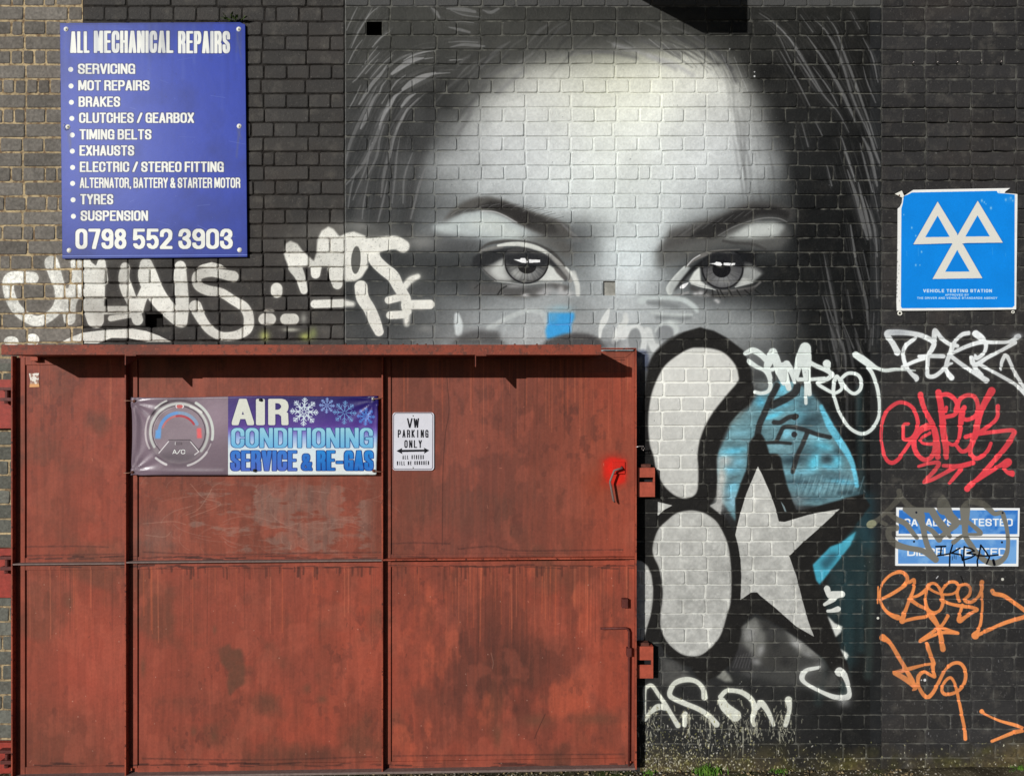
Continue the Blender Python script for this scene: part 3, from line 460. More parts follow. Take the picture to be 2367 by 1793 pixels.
    def greys():
        s.poly(K7([(900, 1000), (1050, 1040), (1310, 1160), (1640, 1400), (1660, 1640), (1300, 1640), (900, 1500), (850, 1200)]), (70, 70, 68), 8, .9)
        s.poly(K7([(945, 1110), (1045, 1045), (1150, 1230), (1150, 1400), (1040, 1480), (960, 1300)]), (150, 150, 144), 4, .75, False, .5)
        s.poly(K7([(1100, 1060), (1320, 1150), (1220, 1140), (1130, 1170)]), (50, 49, 48), 4, .85)
        s.poly(K7([(1300, 1160), (1500, 1260), (1640, 1390), (1600, 1400), (1420, 1350), (1350, 1250)]), (176, 176, 170), 4, .7, False, .5)
        s.poly(K7([(1150, 1220), (1330, 1260), (1420, 1480), (1050, 1480)]), (58, 57, 55), 5, .7)
        s.poly(K7([(820, 1290), (960, 1300), (1060, 1400), (1030, 1500), (860, 1520)]), (50, 49, 50), 5, .85)
        for x, y, rx, ry, c, a in ((1000, 1200, 60, 70, 165, .5), (1100, 1330, 30, 50, 172, .6), (1060, 1430, 44, 30, 160, .6), (1180, 1180, 30, 70, 60, .8), (1230, 1300, 40, 50, 48, .8), (1400, 1280, 60, 30, 186, .55), (1500, 1370, 60, 24, 150, .5), (1300, 1430, 60, 40, 44, .7), (1120, 1500, 80, 30, 60, .8), (1500, 1520, 70, 44, 92, .6), (1600, 1460, 50, 40, 120, .5), (1000, 1540, 60, 30, 84, .5)):
            s.blob(1460 + x / 3.687, 1140 + y / 3.687, rx / 3.687, ry / 3.687, c, a, 20)
        for k in range(6): s.stroke(K7([(900 + k * 26, 1380 - k * 8), (860 + k * 26, 1480)]), 2, 96, soft=2, alpha=.5)
        s.poly(K7([(720, 1560), (775, 1490), (830, 1540), (860, 1600), (800, 1600)]), (170, 170, 160), 2, .85, False, .4)
        s.poly(K7([(260, 1380), (400, 1440), (500, 1560), (420, 1620), (240, 1620), (250, 1480)]), (96, 95, 92), 5, .9, False, .5)
        s.poly(K7([(1700, 1480), (1800, 1540), (1850, 1700), (1640, 1640)]), (110, 110, 106), 5, .6, False, .4)
    s.clip(K7([(930, 1130), (1048, 1046), (1300, 1158), (1450, 1258), (1640, 1420), (1720, 1530), (1800, 1640), (1500, 1700), (1000, 1700), (560, 1700), (240, 1640), (240, 1380), (300, 1400), (470, 1440), (500, 1530), (620, 1600), (740, 1540), (850, 1440), (900, 1330), (930, 1200)]), greys, 1.2)
    # roller texture inside the white letters: greyer brick faces further down
    a0, b0, a1, b1 = 1462, 770, 1960, 1530
    reg = s.a[b0 + OY:b1 + OY, a0 + OX:a1 + OX]; br = reg.mean(-1) > .72; hh, ww = br.shape
    n1 = noise(hh, ww, 22, 31, 4, .7); n2 = noise(hh, ww, 5, 32, 2); dk = np.clip((np.arange(hh) + b0 - 820) / 500, .15, 1)[:, None]
    reg *= np.where(br, 1 - (.02 + .26 * n1 + .12 * n2) * dk * .9, 1)[..., None]
    # side marks between star and seam
    WM = (214, 216, 210)
    for L, w in (([(950, 460, 40), (965, 500, 36), (985, 500, 50), (1045, 495, 42)], 0), ([(1000, 510, 46), (985, 530, 34), (935, 560, 22)], 0), ([(955, 602, 20), (980, 600, 24), (1020, 590, 38)], 0)): s.stroke(C9(L), None, WM, soft=1)
    s.poly(C9([(952, 632), (1000, 680), (1048, 700), (1045, 730), (1005, 768), (975, 690)]), WM, 1, 1); s.poly(C9([(1035, 842), (1080, 870), (1090, 890), (1072, 916)]), WM, 1, 1)
    s.stroke(C9([(900, 960, 20), (820, 980, 30), (790, 1020, 36), (810, 1060, 26), (900, 1110, 24), (1000, 1150, 34), (1080, 1150, 40), (1090, 1100, 26), (1060, 1010, 40), (1030, 990, 60)]), None, WM, soft=2, over=5)
    s.blob(1567 + 1060 / 2.765, 1193 + 1185 / 2.765, 16, 12, 150, .6)
    # bottom tag
    WB = (218, 220, 208)
    for L in ([(160, 880, 36), (165, 700, 32), (165, 520, 44), (200, 470, 44), (260, 460, 44), (340, 570, 44), (430, 700, 48), (500, 820, 50), (590, 970, 56)], [(165, 880, 60), (240, 800, 44), (330, 730, 70), (430, 740, 60)],
              [(930, 610, 70), (910, 500, 56), (830, 410, 50), (700, 380, 60), (560, 420, 56), (490, 520, 56), (500, 600, 56), (640, 670, 56), (860, 760, 56), (1000, 860, 60), (1080, 950, 70)],
              [(1130, 600, 50), (1200, 530, 50), (1300, 520, 50), (1420, 550, 56), (1530, 640, 60), (1570, 760, 60), (1540, 880, 50), (1560, 960, 40)], [(1150, 660, 90), (1200, 740, 110), (1320, 840, 130)],
              [(1600, 740, 50), (1650, 680, 70), (1720, 760, 60), (1780, 880, 50), (1810, 960, 40)], [(2000, 640, 80), (2010, 760, 50), (1980, 900, 56), (1960, 960, 50)], [(680, 820, 60), (670, 960, 50)]):
        s.stroke(T7([(p[0], p[1], p[2] * 1.18) for p in L]), None, WB, soft=2, over=3, alpha=.95, rough=.4)
    for x, y0, y1 in ((1592, 1650, 1700), (1640, 1660, 1705), (1716, 1680, 1745), (1748, 1668, 1700), (1800, 1690, 1710), (1500, 1640, 1668)): s.stroke([(x, y0, 5), (x + 1, (y0 + y1) / 2, 3.4), (x, y1, 2.4)], None, (196, 194, 172), soft=1.4, alpha=.7, rough=.8)
    rg = random.Random(5)
    for _ in range(420):
        x = rg.choice((1500, 1592, 1640, 1690, 1716, 1745, 1800, 1815)) + rg.gauss(0, 15); y = rg.gauss(1672, 26); s.stroke([(x, y), (x + rg.uniform(-4, 4), y + rg.uniform(1, 12))], rg.uniform(1, 2.6), (190, 188, 165), soft=.8, alpha=rg.uniform(.3, .8), smooth=False)
    # ---- white letters at the left
    WL = (234, 233, 224)
    for x, y, rx, ry, a in ((700, 560, 60, 34, .16), (770, 530, 70, 24, .26), (860, 545, 70, 24, .28), (960, 560, 40, 22, .22), (900, 700, 60, 40, .10), (330, 600, 60, 16, .14), (240, 600, 40, 16, .16), (960, 640, 24, 14, .3), (780, 760, 60, 30, .12), (740, 690, 40, 14, .12), (580, 720, 30, 10, .12)): s.blob(x, y, rx, ry, (190, 188, 178), a)
    def wl(K, L, w=None, so=1.6): s.stroke(K(L), w, WL, soft=so * 1.3, over=3, rough=.28)
    wl(G1, [(380, 415, 140), (130, 415, 140), (100, 560, 130), (170, 740, 130), (290, 860, 125), (440, 915, 120), (600, 840, 120), (690, 720, 130), (700, 560, 130), (650, 400, 150), (600, 240, 170)])
    wl(G1, [(880, 240, 120), (900, 420, 130), (860, 570, 160), (800, 720, 170), (808, 890, 140)]); wl(G1, [(690, 590, 110), (960, 595, 110)])
    wl(G1, [(1010, 250, 100), (1090, 420, 230), (1100, 600, 240), (1090, 760, 240), (1110, 900, 200)]); wl(G1, [(1180, 240, 100), (1160, 420, 200)]); wl(G1, [(1000, 230, 110), (960, 300, 120)]); wl(G1, [(1100, 790, 100), (1500, 785, 90)]); wl(G1, [(1290, 885, 70), (1420, 865, 60), (1560, 850, 40)])
    wl(G1, [(1455, 290, 110), (1440, 420, 130), (1480, 560, 150), (1540, 700, 130), (1600, 900, 130)]); wl(G1, [(1700, 260, 150), (1720, 400, 230), (1790, 560, 220), (1900, 720, 200), (2080, 900, 170)]); wl(G1, [(1740, 450, 120), (1650, 650, 120), (1610, 780, 120)]); wl(G1, [(2095, 280, 130), (2095, 420, 160), (2110, 600, 160), (2120, 760, 150), (2110, 920, 140)])
    s.poly(G2([(250, 605), (340, 560), (450, 533), (560, 560), (620, 605)]), WL)
    wl(G2, [(700, 700, 130), (560, 670, 110), (430, 650, 110), (290, 690, 120), (290, 800, 110), (400, 860, 120), (560, 890, 110), (700, 975, 110), (830, 1060, 120), (880, 1180, 120), (860, 1310, 120), (740, 1380, 105), (560, 1390, 100), (430, 1320, 110), (330, 1190, 120), (260, 1050, 150)])
    for K, L, w in ((G2, [(1205, 840), (1205, 880)], 135), (G2, [(1060, 1195), (1130, 1195)], 135), (G2, [(1310, 1195), (1400, 1195)], 130), (G3, [(540, 1020), (850, 1010)], 96), (G2, [(1060, 1095), (1160, 1095)], 24)): wl(K, L, w / 5.027)
    s.poly(G1([(700, 1165), (830, 1100), (960, 1050), (1200, 1020), (1540, 1003), (1700, 1030), (1850, 1085), (1990, 1155), (1700, 1155), (1500, 1115), (1300, 1110), (1130, 1175)]), WL)
    s.blob(26, 789, 17, 12, WL, 1, 0, 14); s.blob(75, 785, 16, 14, WL, 1, 0, 14)
    s.poly(G3([(180, 430), (200, 320), (260, 285), (340, 320), (400, 400), (530, 520), (560, 430), (570, 270), (620, 170), (700, 120), (760, 150), (830, 235), (900, 200), (1000, 180), (1130, 230), (1180, 330), (1175, 440), (1160, 600), (1090, 710), (1020, 752), (900, 760), (880, 740), (870, 590), (240, 590), (200, 500)]), WL, 1)
    wl(G3, [(310, 590, 160), (370, 700, 120), (415, 860, 90)]); wl(G3, [(780, 600, 190), (790, 700, 160), (805, 790, 120)]); wl(G3, [(555, 600, 130), (550, 670, 110)])
    s.blob(620 + 1022 / 5.027, 500 + 510 / 5.027, 11, 32, (92, 92, 88), 1, 3, 12)
    wl(G3, [(1190, 350, 200), (1350, 320, 170), (1480, 310, 160), (1570, 350, 150)], None, 3); wl(G3, [(1210, 360, 150), (1240, 500, 150), (1330, 600, 150), (1450, 700, 150), (1520, 830, 130), (1600, 960, 120), (1600, 1060, 100)])
    wl(G3, [(1080, 820, 150), (1100, 950, 150), (1180, 1080, 140), (1240, 1220, 140), (1290, 1340, 110)]); wl(G3, [(1600, 1030, 110), (1880, 1025, 110)]); wl(G3, [(1400, 975, 90), (1540, 940, 90)]); wl(G3, [(1420, 1150, 95), (1570, 1140, 90), (1640, 1110, 60)]); wl(G3, [(1570, 840, 80), (1650, 745, 80), (1740, 700, 60)], None, 4); wl(G3, [(1610, 1100, 90), (1610, 1250, 60)], None, 6)
    wl(G3, [(880, 1010, 90), (980, 1020, 60)], None, 6)
    for (x, y, rx, ry, a) in ((985, 560, 40, 18, .30), (830, 522, 44, 10, .35), (985, 760, 24, 10, .35)): s.blob(x, y, rx, ry, (170, 170, 165), a)
    s.blob(612, 776, 12, 12, (196, 202, 120), .8); s.blob(706, 778, 14, 10, (190, 198, 110), .8); s.blob(724, 770, 10, 14, (140, 150, 90), .6); s.blob(672, 762, 20, 5, (222, 222, 205), .8); s.blob(702, 736, 8, 14, (200, 200, 190), .6)
    # ---- SAMPZOT-like tag, white on black
    TW = (222, 230, 226)
    for L in ([(320, 850, 50), (400, 865, 48), (490, 840, 50), (525, 760, 56), (500, 640, 56), (440, 560, 50), (340, 510, 56), (250, 450, 66), (230, 420, 40)], [(190, 330, 60), (290, 290, 80), (400, 350, 84), (470, 420, 80)],
              [(540, 300, 70), (520, 400, 120), (480, 520, 90), (520, 660, 60)], [(560, 310, 100), (600, 420, 110), (640, 560, 110), (700, 730, 60)], [(500, 560, 50), (620, 530, 50)], [(690, 500, 100), (720, 620, 100), (770, 800, 70)], [(740, 480, 110), (800, 560, 80), (850, 720, 44)],
              [(870, 640, 70), (900, 480, 110), (950, 330, 130), (990, 260, 150)], [(990, 260, 150), (1000, 400, 150), (1010, 600, 110), (1050, 880, 56)], [(1000, 420, 60), (1120, 490, 60), (1280, 560, 60), (1350, 620, 70), (1260, 690, 56), (1160, 730, 50), (1250, 800, 48), (1380, 860, 46), (1470, 820, 46), (1480, 760, 44), (1420, 640, 50), (1385, 700, 52), (1370, 850, 50), (1400, 980, 46), (1450, 1120, 46), (1560, 1300, 46), (1680, 1390, 48), (1790, 1405, 50), (1900, 1330, 50), (1980, 1180, 48), (1990, 1000, 48), (1960, 800, 50), (1900, 620, 52), (1840, 520, 60)],
              [(1280, 470, 110), (1300, 560, 60)], [(1670, 350, 90), (1760, 410, 100), (1860, 480, 90), (1960, 530, 50), (2080, 560, 50), (2230, 545, 44), (2480, 560, 14)], [(900, 680, 60), (1050, 680, 50), (1250, 665, 48)],
              [(1460, 680, 46), (1560, 600, 48), (1680, 610, 48), (1740, 690, 50), (1730, 810, 50), (1650, 870, 48), (1560, 820, 46), (1480, 700, 46)], [(1000, 700, 44), (1000, 1000, 44)]):
        s.stroke(T1(L), None, TW, soft=1.1, over=1.6)
    # ---- white angular tag right of the seam
    for L in ([(450, 570, 90), (380, 440, 80), (300, 310, 80), (400, 290, 80), (600, 300, 70), (800, 340, 70), (950, 430, 70), (930, 520, 70), (880, 620, 56), (870, 760, 52), (870, 890, 60), (960, 900, 60), (1060, 830, 56), (1150, 740, 50), (1210, 720, 30)],
              [(700, 370, 50), (560, 480, 60), (530, 600, 56), (560, 740, 60), (640, 860, 56), (710, 920, 76), (710, 960, 40)], [(520, 770, 50), (700, 690, 52), (870, 640, 50)], [(750, 625, 50), (900, 620, 56), (1090, 622, 60)],
              [(960, 400, 80), (970, 260, 60), (1060, 370, 60), (1170, 450, 60), (1280, 480, 56)], [(1240, 430, 60), (1190, 560, 64), (1140, 700, 64), (1130, 820, 60), (1200, 920, 80)], [(1210, 580, 50), (1400, 490, 56), (1600, 430, 60), (1800, 430, 50), (2010, 420, 50), (2130, 350, 80)],
              [(1260, 400, 50), (1350, 320, 60), (1440, 300, 60)], [(1540, 310, 100), (1620, 370, 90), (1680, 460, 60), (1650, 580, 50), (1550, 650, 60), (1530, 610, 40)], [(2090, 430, 60), (1900, 540, 50), (1700, 640, 56), (1530, 740, 70), (1480, 640, 56)],
              [(1190, 620, 60), (1350, 740, 60), (1550, 870, 64), (1690, 960, 80)], [(1500, 720, 60), (1560, 820, 64), (1620, 880, 56)], [(1600, 740, 50), (1750, 820, 46), (1950, 930, 50), (2100, 1020, 50), (2230, 1150, 60)], [(1890, 810, 30), (1900, 700, 50), (1960, 610, 56), (2030, 740, 50), (2110, 900, 50), (2230, 1080, 50)]):
        s.stroke(T2(L), None, (232, 236, 236), soft=1.1, over=1.8)
    s.blob(2075, 768, 30, 10, (130, 134, 142), .5); s.blob(2352, 776, 14, 8, (180, 184, 190), .6)
    # ---- red tag
    RD = (238, 74, 84)
    for L in ([(600, 600, 46), (540, 610, 46), (530, 700, 46), (540, 810, 50), (640, 800, 56), (710, 700, 56), (730, 560, 56), (670, 390, 54), (560, 310, 54), (440, 310, 56), (310, 410, 54), (240, 560, 52), (215, 750, 48), (240, 940, 50), (290, 1090, 54), (370, 1140, 60), (460, 1090, 56), (540, 980, 52), (650, 820, 52), (760, 680, 60), (860, 620, 70)],
              [(770, 190, 80), (800, 330, 70), (870, 480, 70), (940, 620, 80), (980, 760, 90), (1000, 900, 90), (1010, 1060, 80)], [(1020, 160, 90), (1050, 320, 90), (1070, 500, 90), (1090, 700, 100), (1120, 900, 90), (1130, 1060, 76)],
              [(1040, 200, 60), (1150, 190, 66), (1250, 260, 64), (1290, 380, 64), (1240, 470, 60), (1130, 500, 60)], [(1130, 370, 50), (1120, 420, 60)], [(1270, 400, 80), (1320, 260, 64), (1430, 200, 60), (1540, 240, 60), (1570, 400, 60), (1520, 500, 60), (1420, 540, 60), (1340, 520, 60)], [(1380, 370, 70), (1350, 440, 90), (1330, 560, 80), (1320, 700, 60), (1290, 840, 50), (1220, 890, 50), (1150, 860, 50)],
              [(1760, 140, 110), (1660, 320, 90), (1590, 480, 90), (1560, 620, 90), (1530, 760, 90), (1480, 900, 70), (1470, 1010, 70), (1540, 1080, 64), (1640, 1040, 60), (1710, 960, 56), (1750, 870, 50)], [(1850, 350, 56), (1840, 500, 56), (1760, 600, 56), (1600, 710, 60), (1560, 740, 60)],
              [(1400, 780, 66), (1560, 740, 60), (1800, 710, 56), (2060, 690, 60), (2050, 780, 80), (1950, 930, 76), (1780, 1130, 70), (1560, 1370, 64), (1420, 1500, 90)], [(900, 640, 70), (760, 700, 80), (680, 830, 80), (700, 980, 70), (800, 1090, 66), (900, 1080, 60), (960, 980, 70), (970, 860, 60)],
              [(900, 730, 40), (790, 790, 40), (790, 860, 40), (900, 880, 46), (1000, 860, 60)], [(760, 830, 30), (900, 720, 40)], [(1270, 900, 50), (1340, 980, 60), (1420, 960, 56), (1480, 870, 50)], [(740, 1190, 40), (880, 1150, 50), (1020, 1140, 60), (990, 1220, 60), (900, 1320, 56), (820, 1410, 50), (940, 1370, 56), (1150, 1260, 56), (1290, 1190, 60)],
              [(1090, 1180, 50), (1290, 1190, 70), (1500, 1140, 70)], [(1340, 1230, 60), (1260, 1320, 56), (1180, 1420, 50)], [(1480, 1430, 60), (1700, 1290, 60), (1880, 1180, 64), (1990, 1130, 110), (1940, 1210, 60), (1980, 1270, 60), (2050, 1290, 90)]):
        s.stroke(T3(L), None, RD, soft=1.1)
    # ---- faded taupe tag beside the plates
    TP = (118, 116, 104)
    s.taupe = [(T4, [(470, 90, 80), (480, 170, 90), (380, 290, 70), (240, 420, 60), (160, 490, 70), (80, 550, 120)], None), (T4, [(500, 170, 70), (600, 290, 80), (740, 440, 90), (800, 560, 80), (830, 720, 70), (880, 880, 70), (980, 1040, 80)], None),
        (T4, [(330, 400, 60), (440, 480, 70), (560, 540, 70), (640, 640, 60), (720, 740, 50)], None), (T4, [(220, 520, 60), (290, 550, 50)], None), (T4, [(430, 600, 80), (340, 620, 90), (330, 720, 90), (430, 830, 90), (600, 880, 70), (800, 920, 70), (980, 1040, 80)], None), (T4, [(560, 340, 70), (700, 340, 60), (900, 340, 60)], None),
        (T4, [(640, 320, 80), (760, 420, 120), (800, 560, 60), (930, 640, 60), (1030, 760, 80)], None), (T4, [(930, 360, 90), (1000, 480, 90), (1100, 600, 90), (1180, 720, 50)], None), (T4, [(1130, 330, 120), (1180, 430, 110), (1260, 530, 100), (1180, 620, 70), (1060, 720, 60), (1030, 770, 40)], None),
        (T4, [(1390, 330, 130), (1390, 450, 110), (1390, 580, 80), (1400, 720, 70), (1480, 850, 70), (1560, 960, 70), (1700, 1070, 70), (1850, 1080, 76), (1960, 980, 60), (1990, 800, 50), (1970, 600, 50), (1930, 450, 60), (1900, 390, 60), (1800, 400, 60), (1720, 330, 70), (1600, 240, 60)], None),
        (T4, [(1350, 300, 40), (1430, 240, 60), (1600, 250, 90), (1720, 310, 60)], None), (T4, [(1440, 520, 50), (1600, 660, 60), (1560, 690, 40), (1380, 700, 40), (1230, 800, 60)], None), (T4, [(1260, 520, 60), (1400, 530, 60)], None), (T4, [(1080, 160, 40), (1080, 250, 160), (1100, 320, 180)], None)]
    for K, L, w in s.taupe: s.stroke(K(L), w, (88, 86, 78), soft=1.5, alpha=.85)
    s.blob(2013, 1210, 12, 9, (140, 142, 116), 1, -20, 8)
    # ---- orange tags
    OR = (244, 148, 84)
    def orange(K, LL):
        for L in LL: s.stroke(K(L), None, OR, soft=1.1, alpha=.93, rough=.15)
    orange(T5, ([(450, 760, 80), (370, 730, 60), (280, 660, 46), (210, 540, 44), (200, 400, 40), (260, 260, 40), (370, 160, 42), (500, 130, 50), (580, 190, 50), (570, 290, 50), (470, 370, 50), (340, 450, 50), (220, 510, 44)], [(170, 330, 22), (165, 560, 20)],
        [(560, 300, 50), (630, 260, 50), (680, 240, 46), (670, 370, 44), (620, 500, 50), (570, 640, 50), (510, 800, 80), (560, 800, 50), (700, 770, 50), (850, 750, 50)], [(640, 490, 50), (740, 450, 44), (850, 370, 60), (900, 300, 50), (970, 290, 40), (1030, 350, 44), (1070, 450, 50), (1080, 560, 50), (1040, 660, 44), (950, 700, 56), (870, 640, 46), (840, 520, 40), (850, 400, 50)],
        [(640, 520, 60), (740, 590, 50), (860, 650, 50), (920, 740, 90), (1010, 880, 60), (1050, 1000, 60), (1080, 1200, 80)], [(880, 350, 40), (960, 400, 36), (1080, 440, 36), (1220, 430, 36), (1300, 360, 40), (1270, 280, 46), (1180, 270, 44), (1090, 350, 40), (1060, 420, 40)],
        [(1060, 520, 50), (1180, 570, 44), (1330, 600, 50), (1480, 620, 50), (1560, 650, 46), (1500, 690, 50), (1400, 750, 50), (1310, 800, 76), (1320, 700, 44), (1350, 590, 50)], [(1310, 530, 50), (1280, 430, 46), (1310, 330, 44), (1400, 300, 44), (1460, 350, 44), (1450, 440, 44), (1390, 520, 56), (1470, 550, 46), (1560, 490, 44), (1620, 380, 50), (1625, 270, 66)],
        [(1625, 420, 40), (1630, 620, 34), (1610, 830, 44), (1570, 940, 50), (1530, 1010, 110)], [(1570, 1000, 50), (1750, 920, 50), (1960, 830, 56), (2230, 750, 60)], [(1770, 390, 60), (1800, 430, 60), (1930, 460, 60), (2080, 560, 56), (2230, 670, 60)], [(1150, 740, 50), (1080, 850, 46), (1010, 910, 46), (900, 990, 50), (770, 1090, 56), (900, 1030, 44), (1080, 970, 50), (1290, 980, 44)], [(1050, 900, 50), (1180, 940, 36), (1280, 970, 36)],
        [(240, 1040, 100), (340, 1110, 60), (440, 1270, 60), (560, 1470, 60), (660, 1640, 60)], [(860, 1130, 56), (900, 1260, 56), (950, 1400, 60), (930, 1450, 40), (960, 1560, 50), (900, 1560, 40), (830, 1520, 36), (760, 1570, 40), (730, 1680, 44)], [(960, 1400, 40), (780, 1430, 40), (600, 1480, 60), (420, 1530, 60)]))
    orange(T6, ([(560, 340, 60), (700, 420, 70), (820, 520, 60), (790, 560, 20)], [(700, 290, 50), (760, 400, 56), (820, 500, 50)], [(1050, 240, 40), (1055, 330, 40), (1070, 390, 40), (990, 350, 40), (930, 330, 40), (860, 380, 44), (860, 480, 44), (900, 580, 50), (970, 650, 56), (1040, 600, 50), (1110, 480, 46), (1200, 310, 44), (1300, 220, 44), (1400, 220, 46), (1460, 310, 46), (1460, 430, 46), (1400, 540, 44), (1300, 600, 44), (1200, 610, 46), (1160, 550, 40), (1200, 450, 40), (1270, 400, 40), (1320, 460, 36), (1350, 560, 40), (1380, 700, 40), (1420, 900, 44), (1450, 1050, 44), (1460, 1180, 50)],
        [(1670, 830, 60), (1720, 870, 30), (1900, 950, 34), (2080, 1000, 46), (2190, 1040, 40)], [(2190, 1080, 40), (2080, 1100, 50), (1900, 1170, 40), (1800, 1210, 40)]))
    # nibs, dots
    for x, y, r, c in ((2317, 1338, 3.4, (226, 224, 212)), (2028, 1427, 3, (226, 224, 212)), (1743, 178, 2.2, 215), (1743, 168, 1.6, 190), (1686, 115, 1.6, 200), (1137, 1763, 3, 200), (2138, 1571, 3.4, 225), (2130, 1571, 1.6, 225), (1316, 117, 0, 0)):
        if r: s.blob(x, y, r, r, c, 1, 0, 4)
    s.stroke([(2164, 1336), (2168, 1331)], 2, 210); s.stroke([(2221, 1331), (2227, 1346)], 2, 14)
    s.stroke([(799, -200), (799, 790)], 2.2, (150, 150, 148), soft=1.2, alpha=.55, smooth=False, rough=.9); s.stroke([(2038.5, 0), (2036, 1500)], 2.2, (112, 112, 108), soft=1.2, alpha=.6, smooth=False, rough=.7)  # pale seam lines: brick edges catching the sun, put into the wall colour
    # ---- dirt, moss and speckle near the ground
    H = s.h; W_ = s.w; yy = np.arange(H) - OY; xx = np.arange(W_) - OX
    gate = ((xx > 1478) | (xx < 26))[None, :]
    n = noise(H, W_, 70, 71, 5); low = np.clip((yy - 1672) / 118, 0, 1)[:, None] + np.clip((xx - 2250) / 120, 0, 1)[None] * np.clip((yy - 1670) / 90, 0, 1)[:, None]
    n9 = noise(H, W_, 24, 73, 4); m = np.clip(low * 1.7 * (n * .7 + n9 * .7) - .42, 0, .95) * gate
    mo = np.clip(n9 * 3 - 1.3, 0, 1); dirt = np.stack([.33 + .08 * n - .03 * mo, .29 + .07 * n - .005 * mo, .205 + .05 * n - .05 * mo], -1) * (0.62 + .5 * noise(H, W_, 6, 72, 2))[..., None]
    s.a = s.a * (1 - m[..., None]) + dirt.astype(np.float32) * m[..., None]
    rg = random.Random(11)
    for k_ in range(1700):
        x = rg.uniform(1485, 2390) if rg.random() < .45 else 1485 + abs(rg.gauss(0, 150)); y = 1792 - abs(rg.gauss(0, 34 if x > 1760 else 60))
        c = rg.choice(((226, 222, 196), (200, 192, 140), (150, 148, 90), (120, 112, 84), (236, 232, 220)))
        L = rg.uniform(.3, 3.5); t = rg.uniform(-.9, .9); s.stroke([(x, y), (x + L * math.sin(t), y + L * math.cos(t))], rg.uniform(1, 2.6), c, soft=.8, alpha=rg.uniform(.3, .9), smooth=False)
    for _ in range(230):
        x, y = rg.uniform(2045, 2390), rg.uniform(1250, 1750); s.stroke([(x, y), (x + rg.uniform(-1, 1), y + rg.uniform(.5, 5))], rg.uniform(.8, 2), rg.choice((150, 120, 180, 98)), soft=.8, alpha=rg.uniform(.2, .7), smooth=False)
    # rust-brown weathering on the right pier, chips and scuffs everywhere
    m = (np.clip(noise(H, W_, 90, 75, 5) * 2 - 1.0, 0, 1) * .35 * ((xx > SEAM_C) | (xx < SEAM_B))[None])[..., None]
    s.a = s.a * (1 - m) + np.array([.29, .25, .22], np.float32) * m
    for _ in range(500):
        x, y = rg.uniform(200, 2390), rg.uniform(0, 1700); L = rg.uniform(.5, 3); s.stroke([(x, y), (x + rg.uniform(-L, L), y + rg.uniform(-L, L))], rg.uniform(.8, 1.6), rg.choice((30, 30, 190, 120)), soft=.8, alpha=rg.uniform(.2, .6), smooth=False)
    s.a *= (1 + .07 * (noise(H, W_, 7, 78, 2) - .5) + .10 * (noise(H, W_, 160, 79, 3) - .5))[..., None]
    reg = s.a[500 + OY:800 + OY, OX - 60:960 + OX]; br = reg.mean(-1) > .6; hh, ww = br.shape; pin = (noise(hh, ww, 2.5, 151, 2) < .24) | (noise(hh, ww, 7, 152, 2) < .17)
    reg *= np.where(br, .93 + .10 * noise(hh, ww, 22, 153, 3), 1)[..., None]; reg *= np.where(br & pin, .86, 1)[..., None]
    # sun-bleached unpainted bricks: speckle
    A = s.a[:, :SEAM_A + OX]; A *= (1 + .3 * (noise(H, A.shape[1], 5, 80, 2) - .5))[..., None]
wallpaint()
